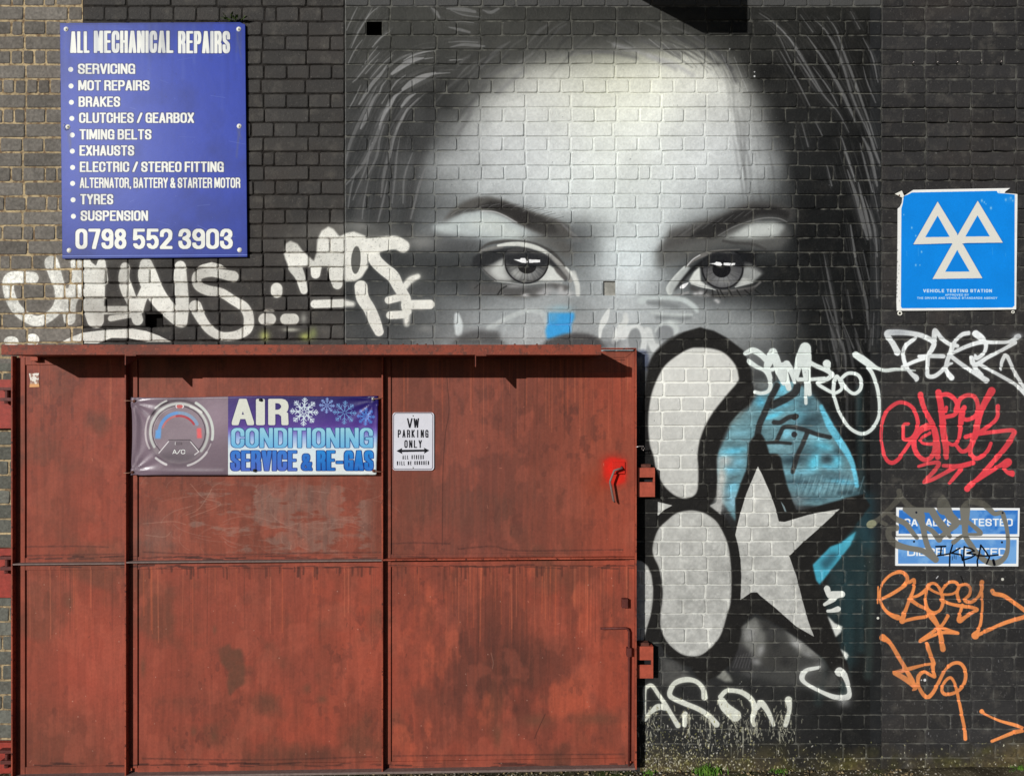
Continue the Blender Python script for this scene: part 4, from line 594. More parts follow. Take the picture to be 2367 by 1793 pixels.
# ---------------------------------------------------------------- flat print on the signs
B1 = Canvas(135, 50, 575, 600, 2.0, (66, 84, 172)); CVS['repairs'] = B1
def sign_repairs():
    s = B1; h, w = s.h, s.w
    X = (np.arange(w) / w)[None]; Y = (np.arange(h) / h)[:, None]
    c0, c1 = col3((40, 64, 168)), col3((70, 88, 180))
    k = np.clip(np.exp(-((X - .28) ** 2 / .09 + (Y - .5) ** 2 / .30)), 0, 1)[..., None]  # soft sheen left of centre, painted into the board's blue
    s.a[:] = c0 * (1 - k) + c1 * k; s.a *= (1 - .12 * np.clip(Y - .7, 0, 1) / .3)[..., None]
    s.a *= (1 + .05 * (noise(h, w, 60, 91, 4) - .5) + .05 * (noise(h, w, 3, 92, 1) - .5))[..., None]
    K = crop(0, 0, 2.765); WHT = (238, 239, 230); OUT = ((44, 52, 112), 1.3)
    def tx(t, x0, y0, x1, y1, pen=(.2, .15), gap=.05, **kw):
        (a, b), (c, d) = K([(x0, y0), (x1, y1)]); text(s, t, a, b, c, d, pen, WHT, gap, OUT, **kw)
    tx('ALL', 448, 202, 572, 340, (.150, .115), .03); tx('MECHANICAL', 600, 198, 1108, 340, (.150, .115), .03); tx('REPAIRS', 1138, 200, 1470, 342, (.150, .115), .03)
    L = [('SERVICING', 408, 498, 864), ('MOT REPAIRS', 514, 500, 956), ('BRAKES', 618, 502, 768), ('CLUTCHES / GEARBOX', 721, 505, 1240), ('TIMING BELTS', 827, 508, 968), ('EXHAUSTS', 930, 508, 858),
         ('ELECTRIC / STEREO FITTING', 1034, 510, 1430), ('ALTERNATOR, BATTERY & STARTER MOTOR', 1136, 510, 1536), ('TYRES', 1241, 513, 724), ('SUSPENSION', 1346, 515, 946)]
    for t, y, x0, x1 in L: tx(t, x0, y, x1, y + 66, (.205 if t[0] != 'A' else .148, .15), .055 if t[0] != 'A' else .036)
    for t, y, x0, x1 in L: s.blob(*K([(x0 - 46, y + 37)])[0], 5.8, 5.8, WHT, 1, 0, 10)
    for t, x0, x1 in (('0798', 482, 808), ('552', 848, 1102), ('3903', 1140, 1488)): tx(t, x0, 1462, x1, 1592, (.195, .15), .05)
    rg = random.Random(2)
    for bx_, by_ in ((153, 68), (552, 68), (157, 293), (553, 292), (160, 579), (554, 578)):
        for q in range(5): s.stroke([(bx_ + rg.uniform(-7, 7), by_ + 8), (bx_ + rg.uniform(-8, 8), by_ + rg.uniform(24, 80))], rg.uniform(1.5, 5), (96, 92, 110), soft=4, alpha=rg.uniform(.08, .25), smooth=False)
    for q in range(36): x = rg.uniform(140, 566); s.stroke([(x, 55), (x + rg.uniform(-3, 3), 55 + rg.uniform(20, 200))], rg.uniform(2, 9), rg.choice(((30, 44, 110), (120, 130, 190))), soft=6, alpha=rg.uniform(.05, .16), smooth=False)
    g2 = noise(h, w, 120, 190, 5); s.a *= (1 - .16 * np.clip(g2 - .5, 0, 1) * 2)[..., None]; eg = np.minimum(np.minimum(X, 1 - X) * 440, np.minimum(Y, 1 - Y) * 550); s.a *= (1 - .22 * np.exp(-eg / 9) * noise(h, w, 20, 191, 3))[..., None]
    for q in range(26): x, y, a = rg.uniform(145, 560), rg.uniform(60, 590), rg.uniform(-.5, .5); L_ = rg.uniform(6, 40); s.stroke([(x, y), (x + L_ * math.cos(a), y + L_ * math.sin(a))], .9, (150, 160, 214), soft=.8, alpha=rg.uniform(.15, .4), smooth=False)
    for _ in range(60): x, y = rg.uniform(140, 566), rg.uniform(60, 590); s.blob(x, y, .7, .7, 30 if rg.random() < .5 else 200, .5)
    s.stroke([(138, 57), (567, 55)], 2.0, (40, 56, 130), soft=1, alpha=.8, smooth=False); s.stroke([(143, 592), (572, 589)], 1.4, (120, 140, 215), soft=1, smooth=False)
sign_repairs()
B2 = Canvas(2068, 428, 2362, 730, 2.0, (16, 132, 222)); CVS['mot'] = B2
def sign_mot():
    s = B2; K = crop(2050, 420, 5.237); h, w = s.h, s.w
    s.a[:] = col3((238, 238, 234)); s.poly(K([(305, 132), (1330, 112), (1345, 140), (1440, 145), (1548, 158), (1545, 1500), (1520, 1522), (185, 1532), (170, 1510), (176, 325), (192, 270), (205, 175), (250, 160)]), (18, 134, 226), .8)
    n = noise(h, w, 70, 95, 4); s.a *= (1 + .07 * (n - .5) + .05 * (noise(h, w, 3, 96, 1) - .5))[..., None]
    BW = (222, 220, 210); DK = (12, 82, 160)
    def tri(o, i):
        s.stroke(K(o + [o[0]]), 1.4, DK, smooth=False); s.poly(K(o), BW, .8); s.poly(K(i), (18, 130, 222), .8)
    tri([(615, 240), (920, 742), (318, 760)], [(614, 412), (760, 668), (465, 672)]); tri([(1100, 230), (1405, 738), (800, 745)], [(1097, 408), (1246, 662), (950, 664)]); tri([(855, 640), (1158, 1168), (552, 1178)], [(851, 828), (1002, 1088), (706, 1090)])
    s.poly(K([(770, 590), (855, 650), (945, 590), (960, 740), (905, 755), (790, 755), (765, 700)]), BW, .8); s.poly(K([(700, 470), (855, 640), (1010, 470), (1010, 430), (700, 430)]), (18, 132, 224), .8) if 0 else None
    s.stroke(K([(315, 762), (790, 757)]), 1.2, DK, smooth=False); s.stroke(K([(915, 755), (1400, 743)]), 1.2, DK, smooth=False)
    T = lambda t, x0, y0, x1, y1, pen: text(s, t, *K([(x0, y0)])[0], *K([(x1, y1)])[0], pen, (208, 226, 240), .22)
    T('VEHICLE TESTING STATION', 440, 1300, 1272, 1340, (.24, .22)); T('APPROVED BY', 705, 1358, 992, 1382, (.22, .2)); T('THE DRIVER AND VEHICLE STANDARDS AGENCY', 366, 1395, 1336, 1420, (.22, .2))
    rg = random.Random(4)
    for x, y, r in ((302, 558, 2.4), (350, 655, 2), (420, 850, 2.4), (350, 1010, 2.4), (400, 1010, 1.6), (1260, 320, 3.2), (1150, 230, 3), (1180, 250, 2), (1440, 220, 3), (1500, 200, 3), (1525, 230, 2.4), (1360, 130, 2.2), (1200, 270, 1.4), (205, 400, 1.6)):
        s.blob(*K([(x, y)])[0], r * .8, r * 1.2, (150, 200, 236), .9)
    for x in (1277, 1435, 860, 380, 240): s.stroke(K([(x, 780 + x % 90), (x + 3, 870 + x % 70)]), 1.2, (70, 160, 232), alpha=.6)
    s.blob(*K([(1490, 215)])[0], 10, 8, (60, 150, 226), .6)
    for k in range(16): s.blob(2075 + rg.uniform(-2, 4), 560 + k * 9, .8, 2, 40, .5)
sign_mot()
B3 = Canvas(2066, 1168, 2362, 1312, 2.0, (236, 238, 238)); CVS['plates'] = B3
def sign_plates():
    s = B3; h, w = s.h, s.w
    s.poly([(2078, 1178), (2353, 1179), (2352, 1234), (2077, 1233)], (52, 116, 196), .8); s.poly([(2076, 1246), (2350, 1247), (2349, 1302), (2076, 1302)], (92, 148, 212), .8)
    n = noise(h, w, 50, 97, 5); m = np.clip((n - .45) * 3, 0, .55)[..., None] * (s.a[..., :1] < .7); s.a = s.a * (1 - m) + col3((138, 184, 228)) * m
    T = lambda t, x0, y0, x1, y1: text(s, t, *T4([(x0, y0)])[0], *T4([(x1, y1)])[0], (.2, .17), (236, 240, 242), .12)
    T('CATALYSTS TESTED', 540, 470, 2055, 575); T('DIESEL TESTED', 585, 880, 1970, 990)
    for K, L, wd in W.taupe: s.stroke(K([(p[0], p[1], p[2] * 1.12) for p in L]), wd, (120, 118, 110), soft=1.4)
    s.stroke(T4([(600, 350, 110), (700, 420, 120), (660, 340, 90), (900, 350, 80)]), None, (120, 118, 110), soft=1.4)
    for x, y in ((712, 385), (680, 790), (1915, 390), (1905, 800)): s.blob(*T4([(x, y)])[0], 2.4, 2.6, (24, 30, 44), 1, 0, 6)
    for L in ([(985, 860), (1120, 855)], [(1060, 860), (1050, 970)], [(1010, 985), (1090, 975), (1170, 960)], [(1215, 840), (1180, 960), (1175, 1130)], [(1320, 880), (1200, 950), (1340, 975), (1355, 1050)], [(1380, 860), (1370, 1030), (1385, 1130)], [(1380, 865), (1480, 890), (1520, 920), (1420, 950), (1540, 970), (1480, 1010), (1385, 1040)],
              [(1610, 840), (1590, 950), (1560, 1060), (1565, 1130)], [(1610, 840), (1680, 930), (1730, 1010), (1690, 1100)], [(1560, 985), (1700, 990), (1850, 975)], [(1785, 1050), (1800, 1110)]):
        s.stroke(T4(L), 3.6 if L[0][0] != 1785 else 6, (12, 13, 18), soft=1, smooth=False)
    for x, y in ((1240, 980), (1265, 990), (1215, 1000)): s.stroke(T4([(x, y), (x, y + 45)]), 1.2, 20, smooth=False)
sign_plates()
B4 = Canvas(298, 908, 878, 1104, 2.0, (146, 128, 138)); CVS['banner'] = B4
def sign_banner():
    s = B4; h, w = s.h, s.w; K = crop(290, 900, 7.373); L = crop(520, 900, 5.53)
    X = (np.arange(w) / 2 + 298)[None]; Y = (np.arange(h) / 2 + 908)[:, None]
    g = .365 + .11 * np.exp(-((X - 500) / 60) ** 2 - ((Y - 960) / 60) ** 2) + .06 * np.exp(-((X - 345) / 30) ** 2) - .06 * np.clip((925 - Y) / 14, 0, 1)
    s.a[:] = np.stack([g * 1.10 + .04, g * .98 + .02, g * 1.07 + .03], -1)
    r = (X > 527) & (Y > 0); t = np.clip((Y - 918) / 180, 0, 1)
    def ramp(st):
        return np.stack([np.interp(t[:, 0], [q[0] for q in st], [q[1][i] / 255 for q in st]) for i in range(3)], -1)[:, None, :]
    R = ramp([(0, (32, 22, 88)), (.1, (42, 30, 106)), (.36, (84, 56, 140)), (.42, (110, 90, 176)), (.52, (150, 178, 226)), (.66, (212, 226, 232)), (1, (222, 228, 226))]) * np.ones((1, w, 1))
    lft = np.exp(-((X - 560) / 60) ** 2)[..., None] * np.clip((.4 - t) * 2.5, 0, 1)[..., None] * .35; R = R * (1 - lft) + col3((118, 76, 150)) * lft
    s.a = np.where(r[..., None], R.astype(np.float32), s.a)
    D = (64, 54, 62); cx, cy = 290 + 915 / 7.373, 900 + 730 / 7.373; q = 7.373
    def ar(rad, a0, a1, wd, c, soft=1, al=1, dx=0, dy=0): s.stroke([(cx + dx + rad * math.cos(math.radians(a0 + (a1 - a0) * i / 24)), cy + dy + rad * math.sin(math.radians(a0 + (a1 - a0) * i / 24))) for i in range(25)], wd, c, soft=soft, alpha=al, smooth=False)
    ar(76, 0, 360, 8, (84, 72, 82), 6, .35); ar(73, 215, 320, 4, D, 4, .7); ar(68, 0, 360, 9, (128, 116, 122), 2, .8)
    ar(66.5, 150, 360, 6, (198, 200, 196), 2, .95); ar(66.5, 0, 40, 6, (188, 190, 186), 2, .9); ar(78, 152, 208, 4.5, (196, 186, 188), 1.5, .9); ar(78, 300, 372, 6.5, (206, 212, 206), 1.5, .95); ar(78, 35, 75, 5, (206, 202, 202), 1.5, .9, 0, 1); ar(78, 20, 34, 3, (190, 180, 184), 1.5, .7); ar(80, 112, 132, 5.5, (212, 208, 208), 1.2, .95); ar(78, 226, 248, 5, (206, 206, 202), 1.5, .9)
    ar(75, 208, 250, 2.6, (44, 38, 44), 1.5, .8); ar(61, 0, 360, 1.7, (50, 42, 50), 1, .9); ar(59.5, 150, 260, 1, (220, 212, 214), .8, .8); ar(58, 0, 360, 2, (150, 138, 146), 2, .5)
    s.poly([(cx + 57 * math.cos(a), cy + 57 * math.sin(a)) for a in np.linspace(0, 6.28, 40)], (150, 134, 142), 1, .65)
    ar(46, 176, 270, 7.4, (96, 150, 212), 1, .95, 0, 1); ar(46, 270, 334, 7.4, (126, 158, 190), 1, .85, 0, 1); ar(40, 200, 262, 4.4, (196, 112, 112), 1, .9, 0, 2); ar(40, 262, 328, 5, (176, 52, 64), 1, .95, 0, 2)
    s.poly(K([(520, 690), (610, 680), (600, 835), (505, 835)]), (104, 162, 222), 1); s.poly(K([(1215, 660), (1290, 655), (1305, 830), (1220, 830)]), (226, 96, 100), 1)
    s.blob(290 + 925 / q, 900 + 290 / q, 9, 4, (196, 92, 92), 1, 0, 8); s.stroke(K([(870, 265), (860, 290), (875, 310)]), 2, 235); s.stroke(K([(975, 265), (990, 290), (970, 312)]), 2, 235)
    s.stroke(K([(1110, 290), (1200, 330), (1290, 390)]), 6, (214, 214, 210), soft=1.5)
    s.poly(K([(570, 1080), (735, 870), (1100, 870), (1255, 1055), (1200, 1130), (1060, 1210), (900, 1230), (720, 1190), (610, 1120)]), (122, 110, 118), 1.2)
    s.poly(K([(580, 1110), (1240, 1100), (1100, 1210), (900, 1235), (700, 1200)]), (88, 78, 86), 5, .8)
    s.stroke(K([(740, 858), (1100, 858), (1260, 1040)]), 1.6, (60, 52, 60), smooth=False); s.stroke(K([(570, 1082), (735, 885)]), 2, (232, 226, 228), smooth=False); s.stroke(K([(1110, 890), (1250, 1058), (1180, 1110)]), 2, (226, 222, 222), smooth=False)
    s.stroke(K([(860, 905), (960, 905), (960, 935), (870, 935), (860, 905)]), 1.2, (70, 60, 66), smooth=False); s.stroke(K([(850, 895), (848, 940)]), 1.2, 230, smooth=False)
    text(s, 'A/C', *K([(800, 1020)])[0], *K([(1018, 1100)])[0], (.17, .17), (240, 240, 238), .05, ((60, 50, 58), .7), p=3)
    WG = (216, 218, 206); s_ = lambda t, x0, y0, x1, y1, pen, **kw: text(s, t, *L([(x0, y0)])[0], *L([(x1, y1)])[0], pen, WG, **kw)
    s_('A', 88, 118, 372, 456, (.27, .17), outline=((36, 26, 92), 1.0)); s_('I', 396, 118, 516, 456, (.34, .2), outline=((36, 26, 92), 1.0)); s_('R', 552, 118, 812, 456, (.27, .17), outline=((36, 26, 92), 1.0))
    s_('CONDITIONING', 82, 490, 1890, 744, (.20, .13), gap=.055, outline=((28, 70, 130), 1.1), grad=((150, 206, 222), (104, 178, 224)))
    s_('SERVICE', 74, 780, 918, 1038, (.20, .13), gap=.045, outline=((22, 44, 110), 1.2), grad=((46, 120, 206), (74, 104, 196))); s_('&', 975, 820, 1115, 1036, (.19, .14), outline=((22, 44, 110), 1.2), grad=((30, 112, 200), (30, 96, 186))); s_('RE-GAS', 1172, 780, 1896, 1036, (.20, .13), gap=.045, outline=((16, 40, 110), 1.2), grad=((36, 136, 214), (28, 104, 190)))
    def flake(x, y, r, c, w, kind):
        (X0, Y0), = L([(x, y)]); r /= 5.53
        for k in range(8 if kind != 2 else 6):
            a = math.radians(k * (45 if kind != 2 else 60) + 3); ca, sa = math.cos(a), math.sin(a)
            s.stroke([(X0 + r * .12 * ca, Y0 + r * .12 * sa), (X0 + r * ca, Y0 + r * sa)], w, c, smooth=False)
            for f in (.5, .72, .88):
                for sg in (-1, 1):
                    b = a + sg * .8; q0 = (X0 + r * (f - .04) * ca, Y0 + r * (f - .04) * sa); ln = r * (.26 if f < .8 else .15); s.stroke([q0, (q0[0] + ln * math.cos(b), q0[1] + ln * math.sin(b))], w * .85, c, smooth=False)
        n = 8 if kind != 2 else 6
        if kind != 1:
            P = []
            for k in range(2 * n): a = math.pi * k / n; rr = r * (.52 if k % 2 == 0 else .3); P.append((X0 + rr * math.cos(a), Y0 + rr * math.sin(a)))
            s.stroke(P + [P[0]], w, c, smooth=False)
    flake(1012, 285, 178, (206, 222, 228), 2.4, 0); flake(1303, 205, 98, (140, 176, 226), 1.4, 1); flake(1530, 295, 150, (112, 168, 214), 1.5, 1); flake(1800, 345, 112, (84, 136, 214), 1.7, 0)
    s.a *= (1 + .04 * (noise(h, w, 3, 99, 1) - .5))[..., None]
sign_banner()
B5 = Canvas(904, 950, 1006, 1090, 3.0, (214, 214, 222)); CVS['parking'] = B5
def sign_parking():
    s = B5; K = crop(780, 580, 2.765); BKK = (26, 26, 32)
    P = K([(372, 1036), (600, 1036), (610, 1050), (608, 1385), (598, 1394), (366, 1394), (356, 1382), (360, 1050)]); s.stroke(P + [P[0]], 1.3, (70, 60, 70), smooth=False)
    T = lambda t, x0, y0, x1, y1, pen, gp: text(s, t, *K([(x0, y0)])[0], *K([(x1, y1)])[0], pen, BKK, gp, mono=True, p=3)
    T('VW', 445, 1068, 522, 1130, (.15, .15), .1); T('PARKING', 386, 1142, 582, 1192, (.15, .14), .18); T('ONLY', 428, 1208, 540, 1258, (.15, .14), .18)
    s.poly(K([(378, 1277), (414, 1258), (412, 1270), (556, 1268), (552, 1256), (588, 1274), (554, 1294), (556, 1281), (412, 1284), (416, 1297)]), BKK)
    T('ALL', 416, 1305, 454, 1330, (.18, .16), .25); T('OTHERS', 474, 1303, 552, 1330, (.18, .16), .25); T('WILL', 380, 1343, 432, 1368, (.18, .16), .22); T('BE', 450, 1343, 474, 1367, (.18, .16), .25); T('CRUSHED', 492, 1341, 586, 1366, (.18, .16), .25)
    for y in (1052, 1384): s.blob(*K([(484, y)])[0], 1.4, 1.4, 110, 1)
    s.a *= (1 + .05 * (noise(s.h, s.w, 40, 101, 4) - .5))[..., None]
sign_parking()
# ---------------------------------------------------------------- oxide paint, rust and scrapes on the gate
GT = Canvas(-30, 780, 1530, 1820, 1.0, (152, 72, 56)); CVS['gate'] = GT
def gatepaint():
    s = GT; h, w = s.h, s.w; X = (np.arange(w) - 30)[None]; Y = (np.arange(h) + 780)[:, None]
    n1, n2, n3 = noise(h, w, 220, 111, 4), noise(h, w, 60, 112, 4), noise(h, w, 9, 113, 3, 5.0)
    base = col3((142, 71, 56)); up = np.clip((1290 - Y) / 10, 0, 1)
    up = up * np.clip((X - 300) / 30, 0, 1)
    C = base * np.ones((h, w, 1), np.float32)
    C = C * (1 - .0 * up[..., None]); brown = col3((118, 68, 54)); red = col3((160, 75, 56)); dk = col3((92, 58, 48))
    def mix(c, m): nonlocal C; m = np.clip(m, 0, 1)[..., None]; C = C * (1 - m) + c * m
    mix(brown, up * (.65 + .5 * (n2 - .5))); mix(red, (n1 - .45) * 1.6 * (1 - up * .6)); mix(brown, (n2 - .55) * 2.2); vs = noise(h, w, 60, 131, 5, 2.4); mix(col3((112, 62, 49)), np.clip((vs - .5) * 2.4, 0, .5)); mix(col3((96, 66, 52)), np.clip((noise(h, w, 130, 132, 5) - .56) * 4, 0, .55))
    mix(brown, np.exp(-((X - 110) / 60) ** 2) * (n2 * .9)); mix(red, np.exp(-((X - 1420) / 90) ** 2) * .75 * (Y > 860)); mix(col3((186, 84, 66)), np.exp(-((X - 200) / 120) ** 2 - ((Y - 1560) / 120) ** 2) * .5)
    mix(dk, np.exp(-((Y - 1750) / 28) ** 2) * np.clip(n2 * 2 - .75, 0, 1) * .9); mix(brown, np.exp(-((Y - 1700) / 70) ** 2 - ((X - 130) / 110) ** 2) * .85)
    mix(dk, ((n3 - .5) * .9) * (.10 + .30 * up)); mix(col3((176, 92, 66)), (.45 - n3) * .8 * (.3 + .4 * up))
    # large dark worn area, lower right leaf
    q = np.clip(1.25 - np.sqrt(((X - 1130) / 170) ** 2 + ((Y - 1530) / 160) ** 2), 0, 1) + .45 * np.clip(1.2 - np.sqrt(((X - 1290) / 130) ** 2 + ((Y - 1510) / 90) ** 2), 0, 1)
    st = noise(h, w, 26, 117, 4, 3.0); st2 = noise(h, w, 12, 118, 4, 4.0); n5 = noise(h, w, 90, 121, 5); mix(col3((84, 52, 45)), np.clip(q * 1.25 + (st - .5) * 1.3 + (n5 - .5) * 1.5 + (st2 - .5) * .7 - .45, 0, 1) * .80 * (X > 905))
    mix(col3((104, 60, 50)), np.clip((noise(h, w, 80, 123, 5, 1.6) - .53) * 4, 0, .5) * ((X > 905) & (Y > 1310))); mix(col3((190, 92, 66)), np.clip((noise(h, w, 60, 124, 5, 2) - .6) * 5, 0, .5) * ((X > 905) & (Y > 1310)))
    q = np.exp(-((X - 700) / 190) ** 2 - ((Y - 1190) / 90) ** 2); mix(col3((138, 118, 108)), np.clip((q * 1.2 + (n2 - .5) * 1.6 + (noise(h, w, 40, 126, 5, .3) - .5) * 2.4 - .45) * 1.5, 0, .5) * np.clip((Y - 1095) / 40, 0, 1) * np.clip((1292 - Y) / 14, 0, 1) * np.clip((X - 316) / 30, 0, 1) * np.clip((872 - X) / 30, 0, 1))
    mix(col3((120, 104, 100)), np.exp(-((X - 360) / 50) ** 2 - ((Y - 1240) / 50) ** 2) * .5)
    q = np.exp(-((X - 1100) / 160) ** 2) * (Y < 1290); mix(col3((108, 66, 58)), q * .6 * (X > 900))
    ch = noise(h, w, 14, 161, 5, 1.5); bigm = np.clip(noise(h, w, 170, 162, 4) * 2.2 - .85, 0, 1)
    mix(col3((74, 46, 42)), np.clip((ch - .60) * 7, 0, .38) * bigm); mix(col3((176, 92, 72)), np.clip((noise(h, w, 40, 163, 5, 1.6) - .55) * 3, 0, .28)); mix(col3((104, 56, 46)), np.clip((noise(h, w, 7, 164, 4, 16.0) - .52) * 3.5, 0, .15)); mix(col3((178, 88, 66)), np.clip((noise(h, w, 6, 165, 4, 18.0) - .54) * 3.5, 0, .12))
    s.a[:] = C
    s.poly([(505, 1500), (530, 1486), (536, 1500), (558, 1498), (566, 1540), (565, 1580), (548, 1590), (530, 1608), (524, 1580), (528, 1550), (510, 1530)], (98, 66, 52), 2.5, .9, False, .35)
    for x, y, rx, ry in ((448, 1690, 8, 12), (495, 1700, 7, 14), (745, 1615, 14, 10), (710, 1590, 10, 12), (496, 1455, 5, 12), (330, 1540, 7, 26), (1150, 1700, 10, 30), (160, 1390, 10, 20), (1240, 1665, 40, 16), (1380, 1660, 50, 16)): s.blob(x, y, rx, ry, (104, 70, 54), .6)
    # bright red overspray by the handle
    s.poly([(1388, 1056), (1420, 1048), (1450, 1058), (1450, 1120), (1420, 1130), (1388, 1124)], (176, 44, 30), 6, .75, False, .7); s.poly([(1396, 1064), (1412, 1056), (1446, 1062), (1447, 1088), (1444, 1114), (1424, 1121), (1402, 1114), (1395, 1096)], (206, 36, 26), 2.0, .95, False, .25); s.blob(1408, 1086, 12, 20, (226, 34, 22), .6); s.blob(1425, 1108, 14, 10, (222, 44, 26), .6); s.blob(1380, 1120, 40, 40, (150, 60, 34), .35)
    rg = random.Random(9)
    for _ in range(300):
        x = rg.uniform(1020, 1460) if rg.random() < .5 else rg.choice((rg.uniform(330, 880), rg.uniform(910, 1460), rg.uniform(60, 285))); top = rg.choice((830, 1310, 1310)); L = rg.uniform(30, 190)
        c = rg.choice(((188, 94, 62), (200, 112, 80), (118, 66, 52), (84, 50, 42))); s.stroke([(x, top), (x + rg.uniform(-2, 2), top + L)], rg.uniform(1, 3), c, soft=1.5, alpha=rg.uniform(.12, .42), smooth=False)
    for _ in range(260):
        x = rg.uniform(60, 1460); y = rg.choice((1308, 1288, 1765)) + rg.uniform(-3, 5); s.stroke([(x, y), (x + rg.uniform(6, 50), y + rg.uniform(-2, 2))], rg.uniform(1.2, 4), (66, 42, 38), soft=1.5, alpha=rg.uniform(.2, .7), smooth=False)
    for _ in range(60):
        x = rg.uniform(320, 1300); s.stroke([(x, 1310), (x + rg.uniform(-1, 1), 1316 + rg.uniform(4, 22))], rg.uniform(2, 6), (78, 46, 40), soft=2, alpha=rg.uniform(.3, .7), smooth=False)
    for _ in range(90):
        x, y = rg.uniform(60, 1460), rg.uniform(1330, 1780); s.blob(x, y, rg.uniform(.6, 1.2), rg.uniform(.6, 1.2), (222, 196, 176), .8)
    for _ in range(120):
        x, y = rg.uniform(60, 1460), rg.uniform(840, 1780); a = rg.uniform(0, 6.28); L = rg.uniform(2, 11); s.stroke([(x, y), (x + L * math.cos(a) * .4, y + L * math.sin(a))], rg.uniform(.8, 1.8), rg.choice(((70, 44, 38), (200, 130, 106), (96, 58, 48))), soft=.8, alpha=rg.uniform(.3, .8), smooth=False)
    # swirled scrapes on the middle bay
    for k in range(120):
        cx, cy, R = rg.uniform(430, 820), rg.uniform(1110, 1260), rg.uniform(20, 90); a0 = rg.uniform(0, 6.28); s.stroke([(cx + R * 1.6 * math.cos(a0 + t * .25), cy + R * .6 * math.sin(a0 + t * .25)) for t in range(5)], rg.uniform(.8, 1.6), (172, 142, 128), soft=1.4, alpha=rg.uniform(.08, .34))
    for L in ([(440, 1118), (470, 1150), (510, 1165), (440, 1195)], [(490, 1130), (460, 1175), (430, 1190)], [(336, 1236), (380, 1240), (396, 1228)], [(330, 1210), (400, 1205), (430, 1212)], [(1033, 870), (1038, 950), (1030, 1000), (1024, 1090), (1022, 1260)], [(1135, 1508), (1140, 1530), (1138, 1545)], [(1260, 1650), (1242, 1690), (1236, 1706)]):
        c = (66, 40, 36) if L[0][0] in (1033, 1260) else (196, 166, 146); s.stroke(L, 1.5, c, soft=1.4, alpha=.75 if c[0] < 100 else .32)
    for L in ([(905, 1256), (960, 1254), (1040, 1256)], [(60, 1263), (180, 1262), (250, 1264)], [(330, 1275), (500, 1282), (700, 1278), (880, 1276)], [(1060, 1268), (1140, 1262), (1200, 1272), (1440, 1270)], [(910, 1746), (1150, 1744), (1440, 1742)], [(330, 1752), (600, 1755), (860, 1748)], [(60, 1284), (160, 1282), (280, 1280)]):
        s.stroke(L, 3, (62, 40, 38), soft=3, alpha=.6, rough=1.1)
    s.a *= (1 + .09 * (noise(h, w, 4, 119, 2) - .5))[..., None]
gatepaint()
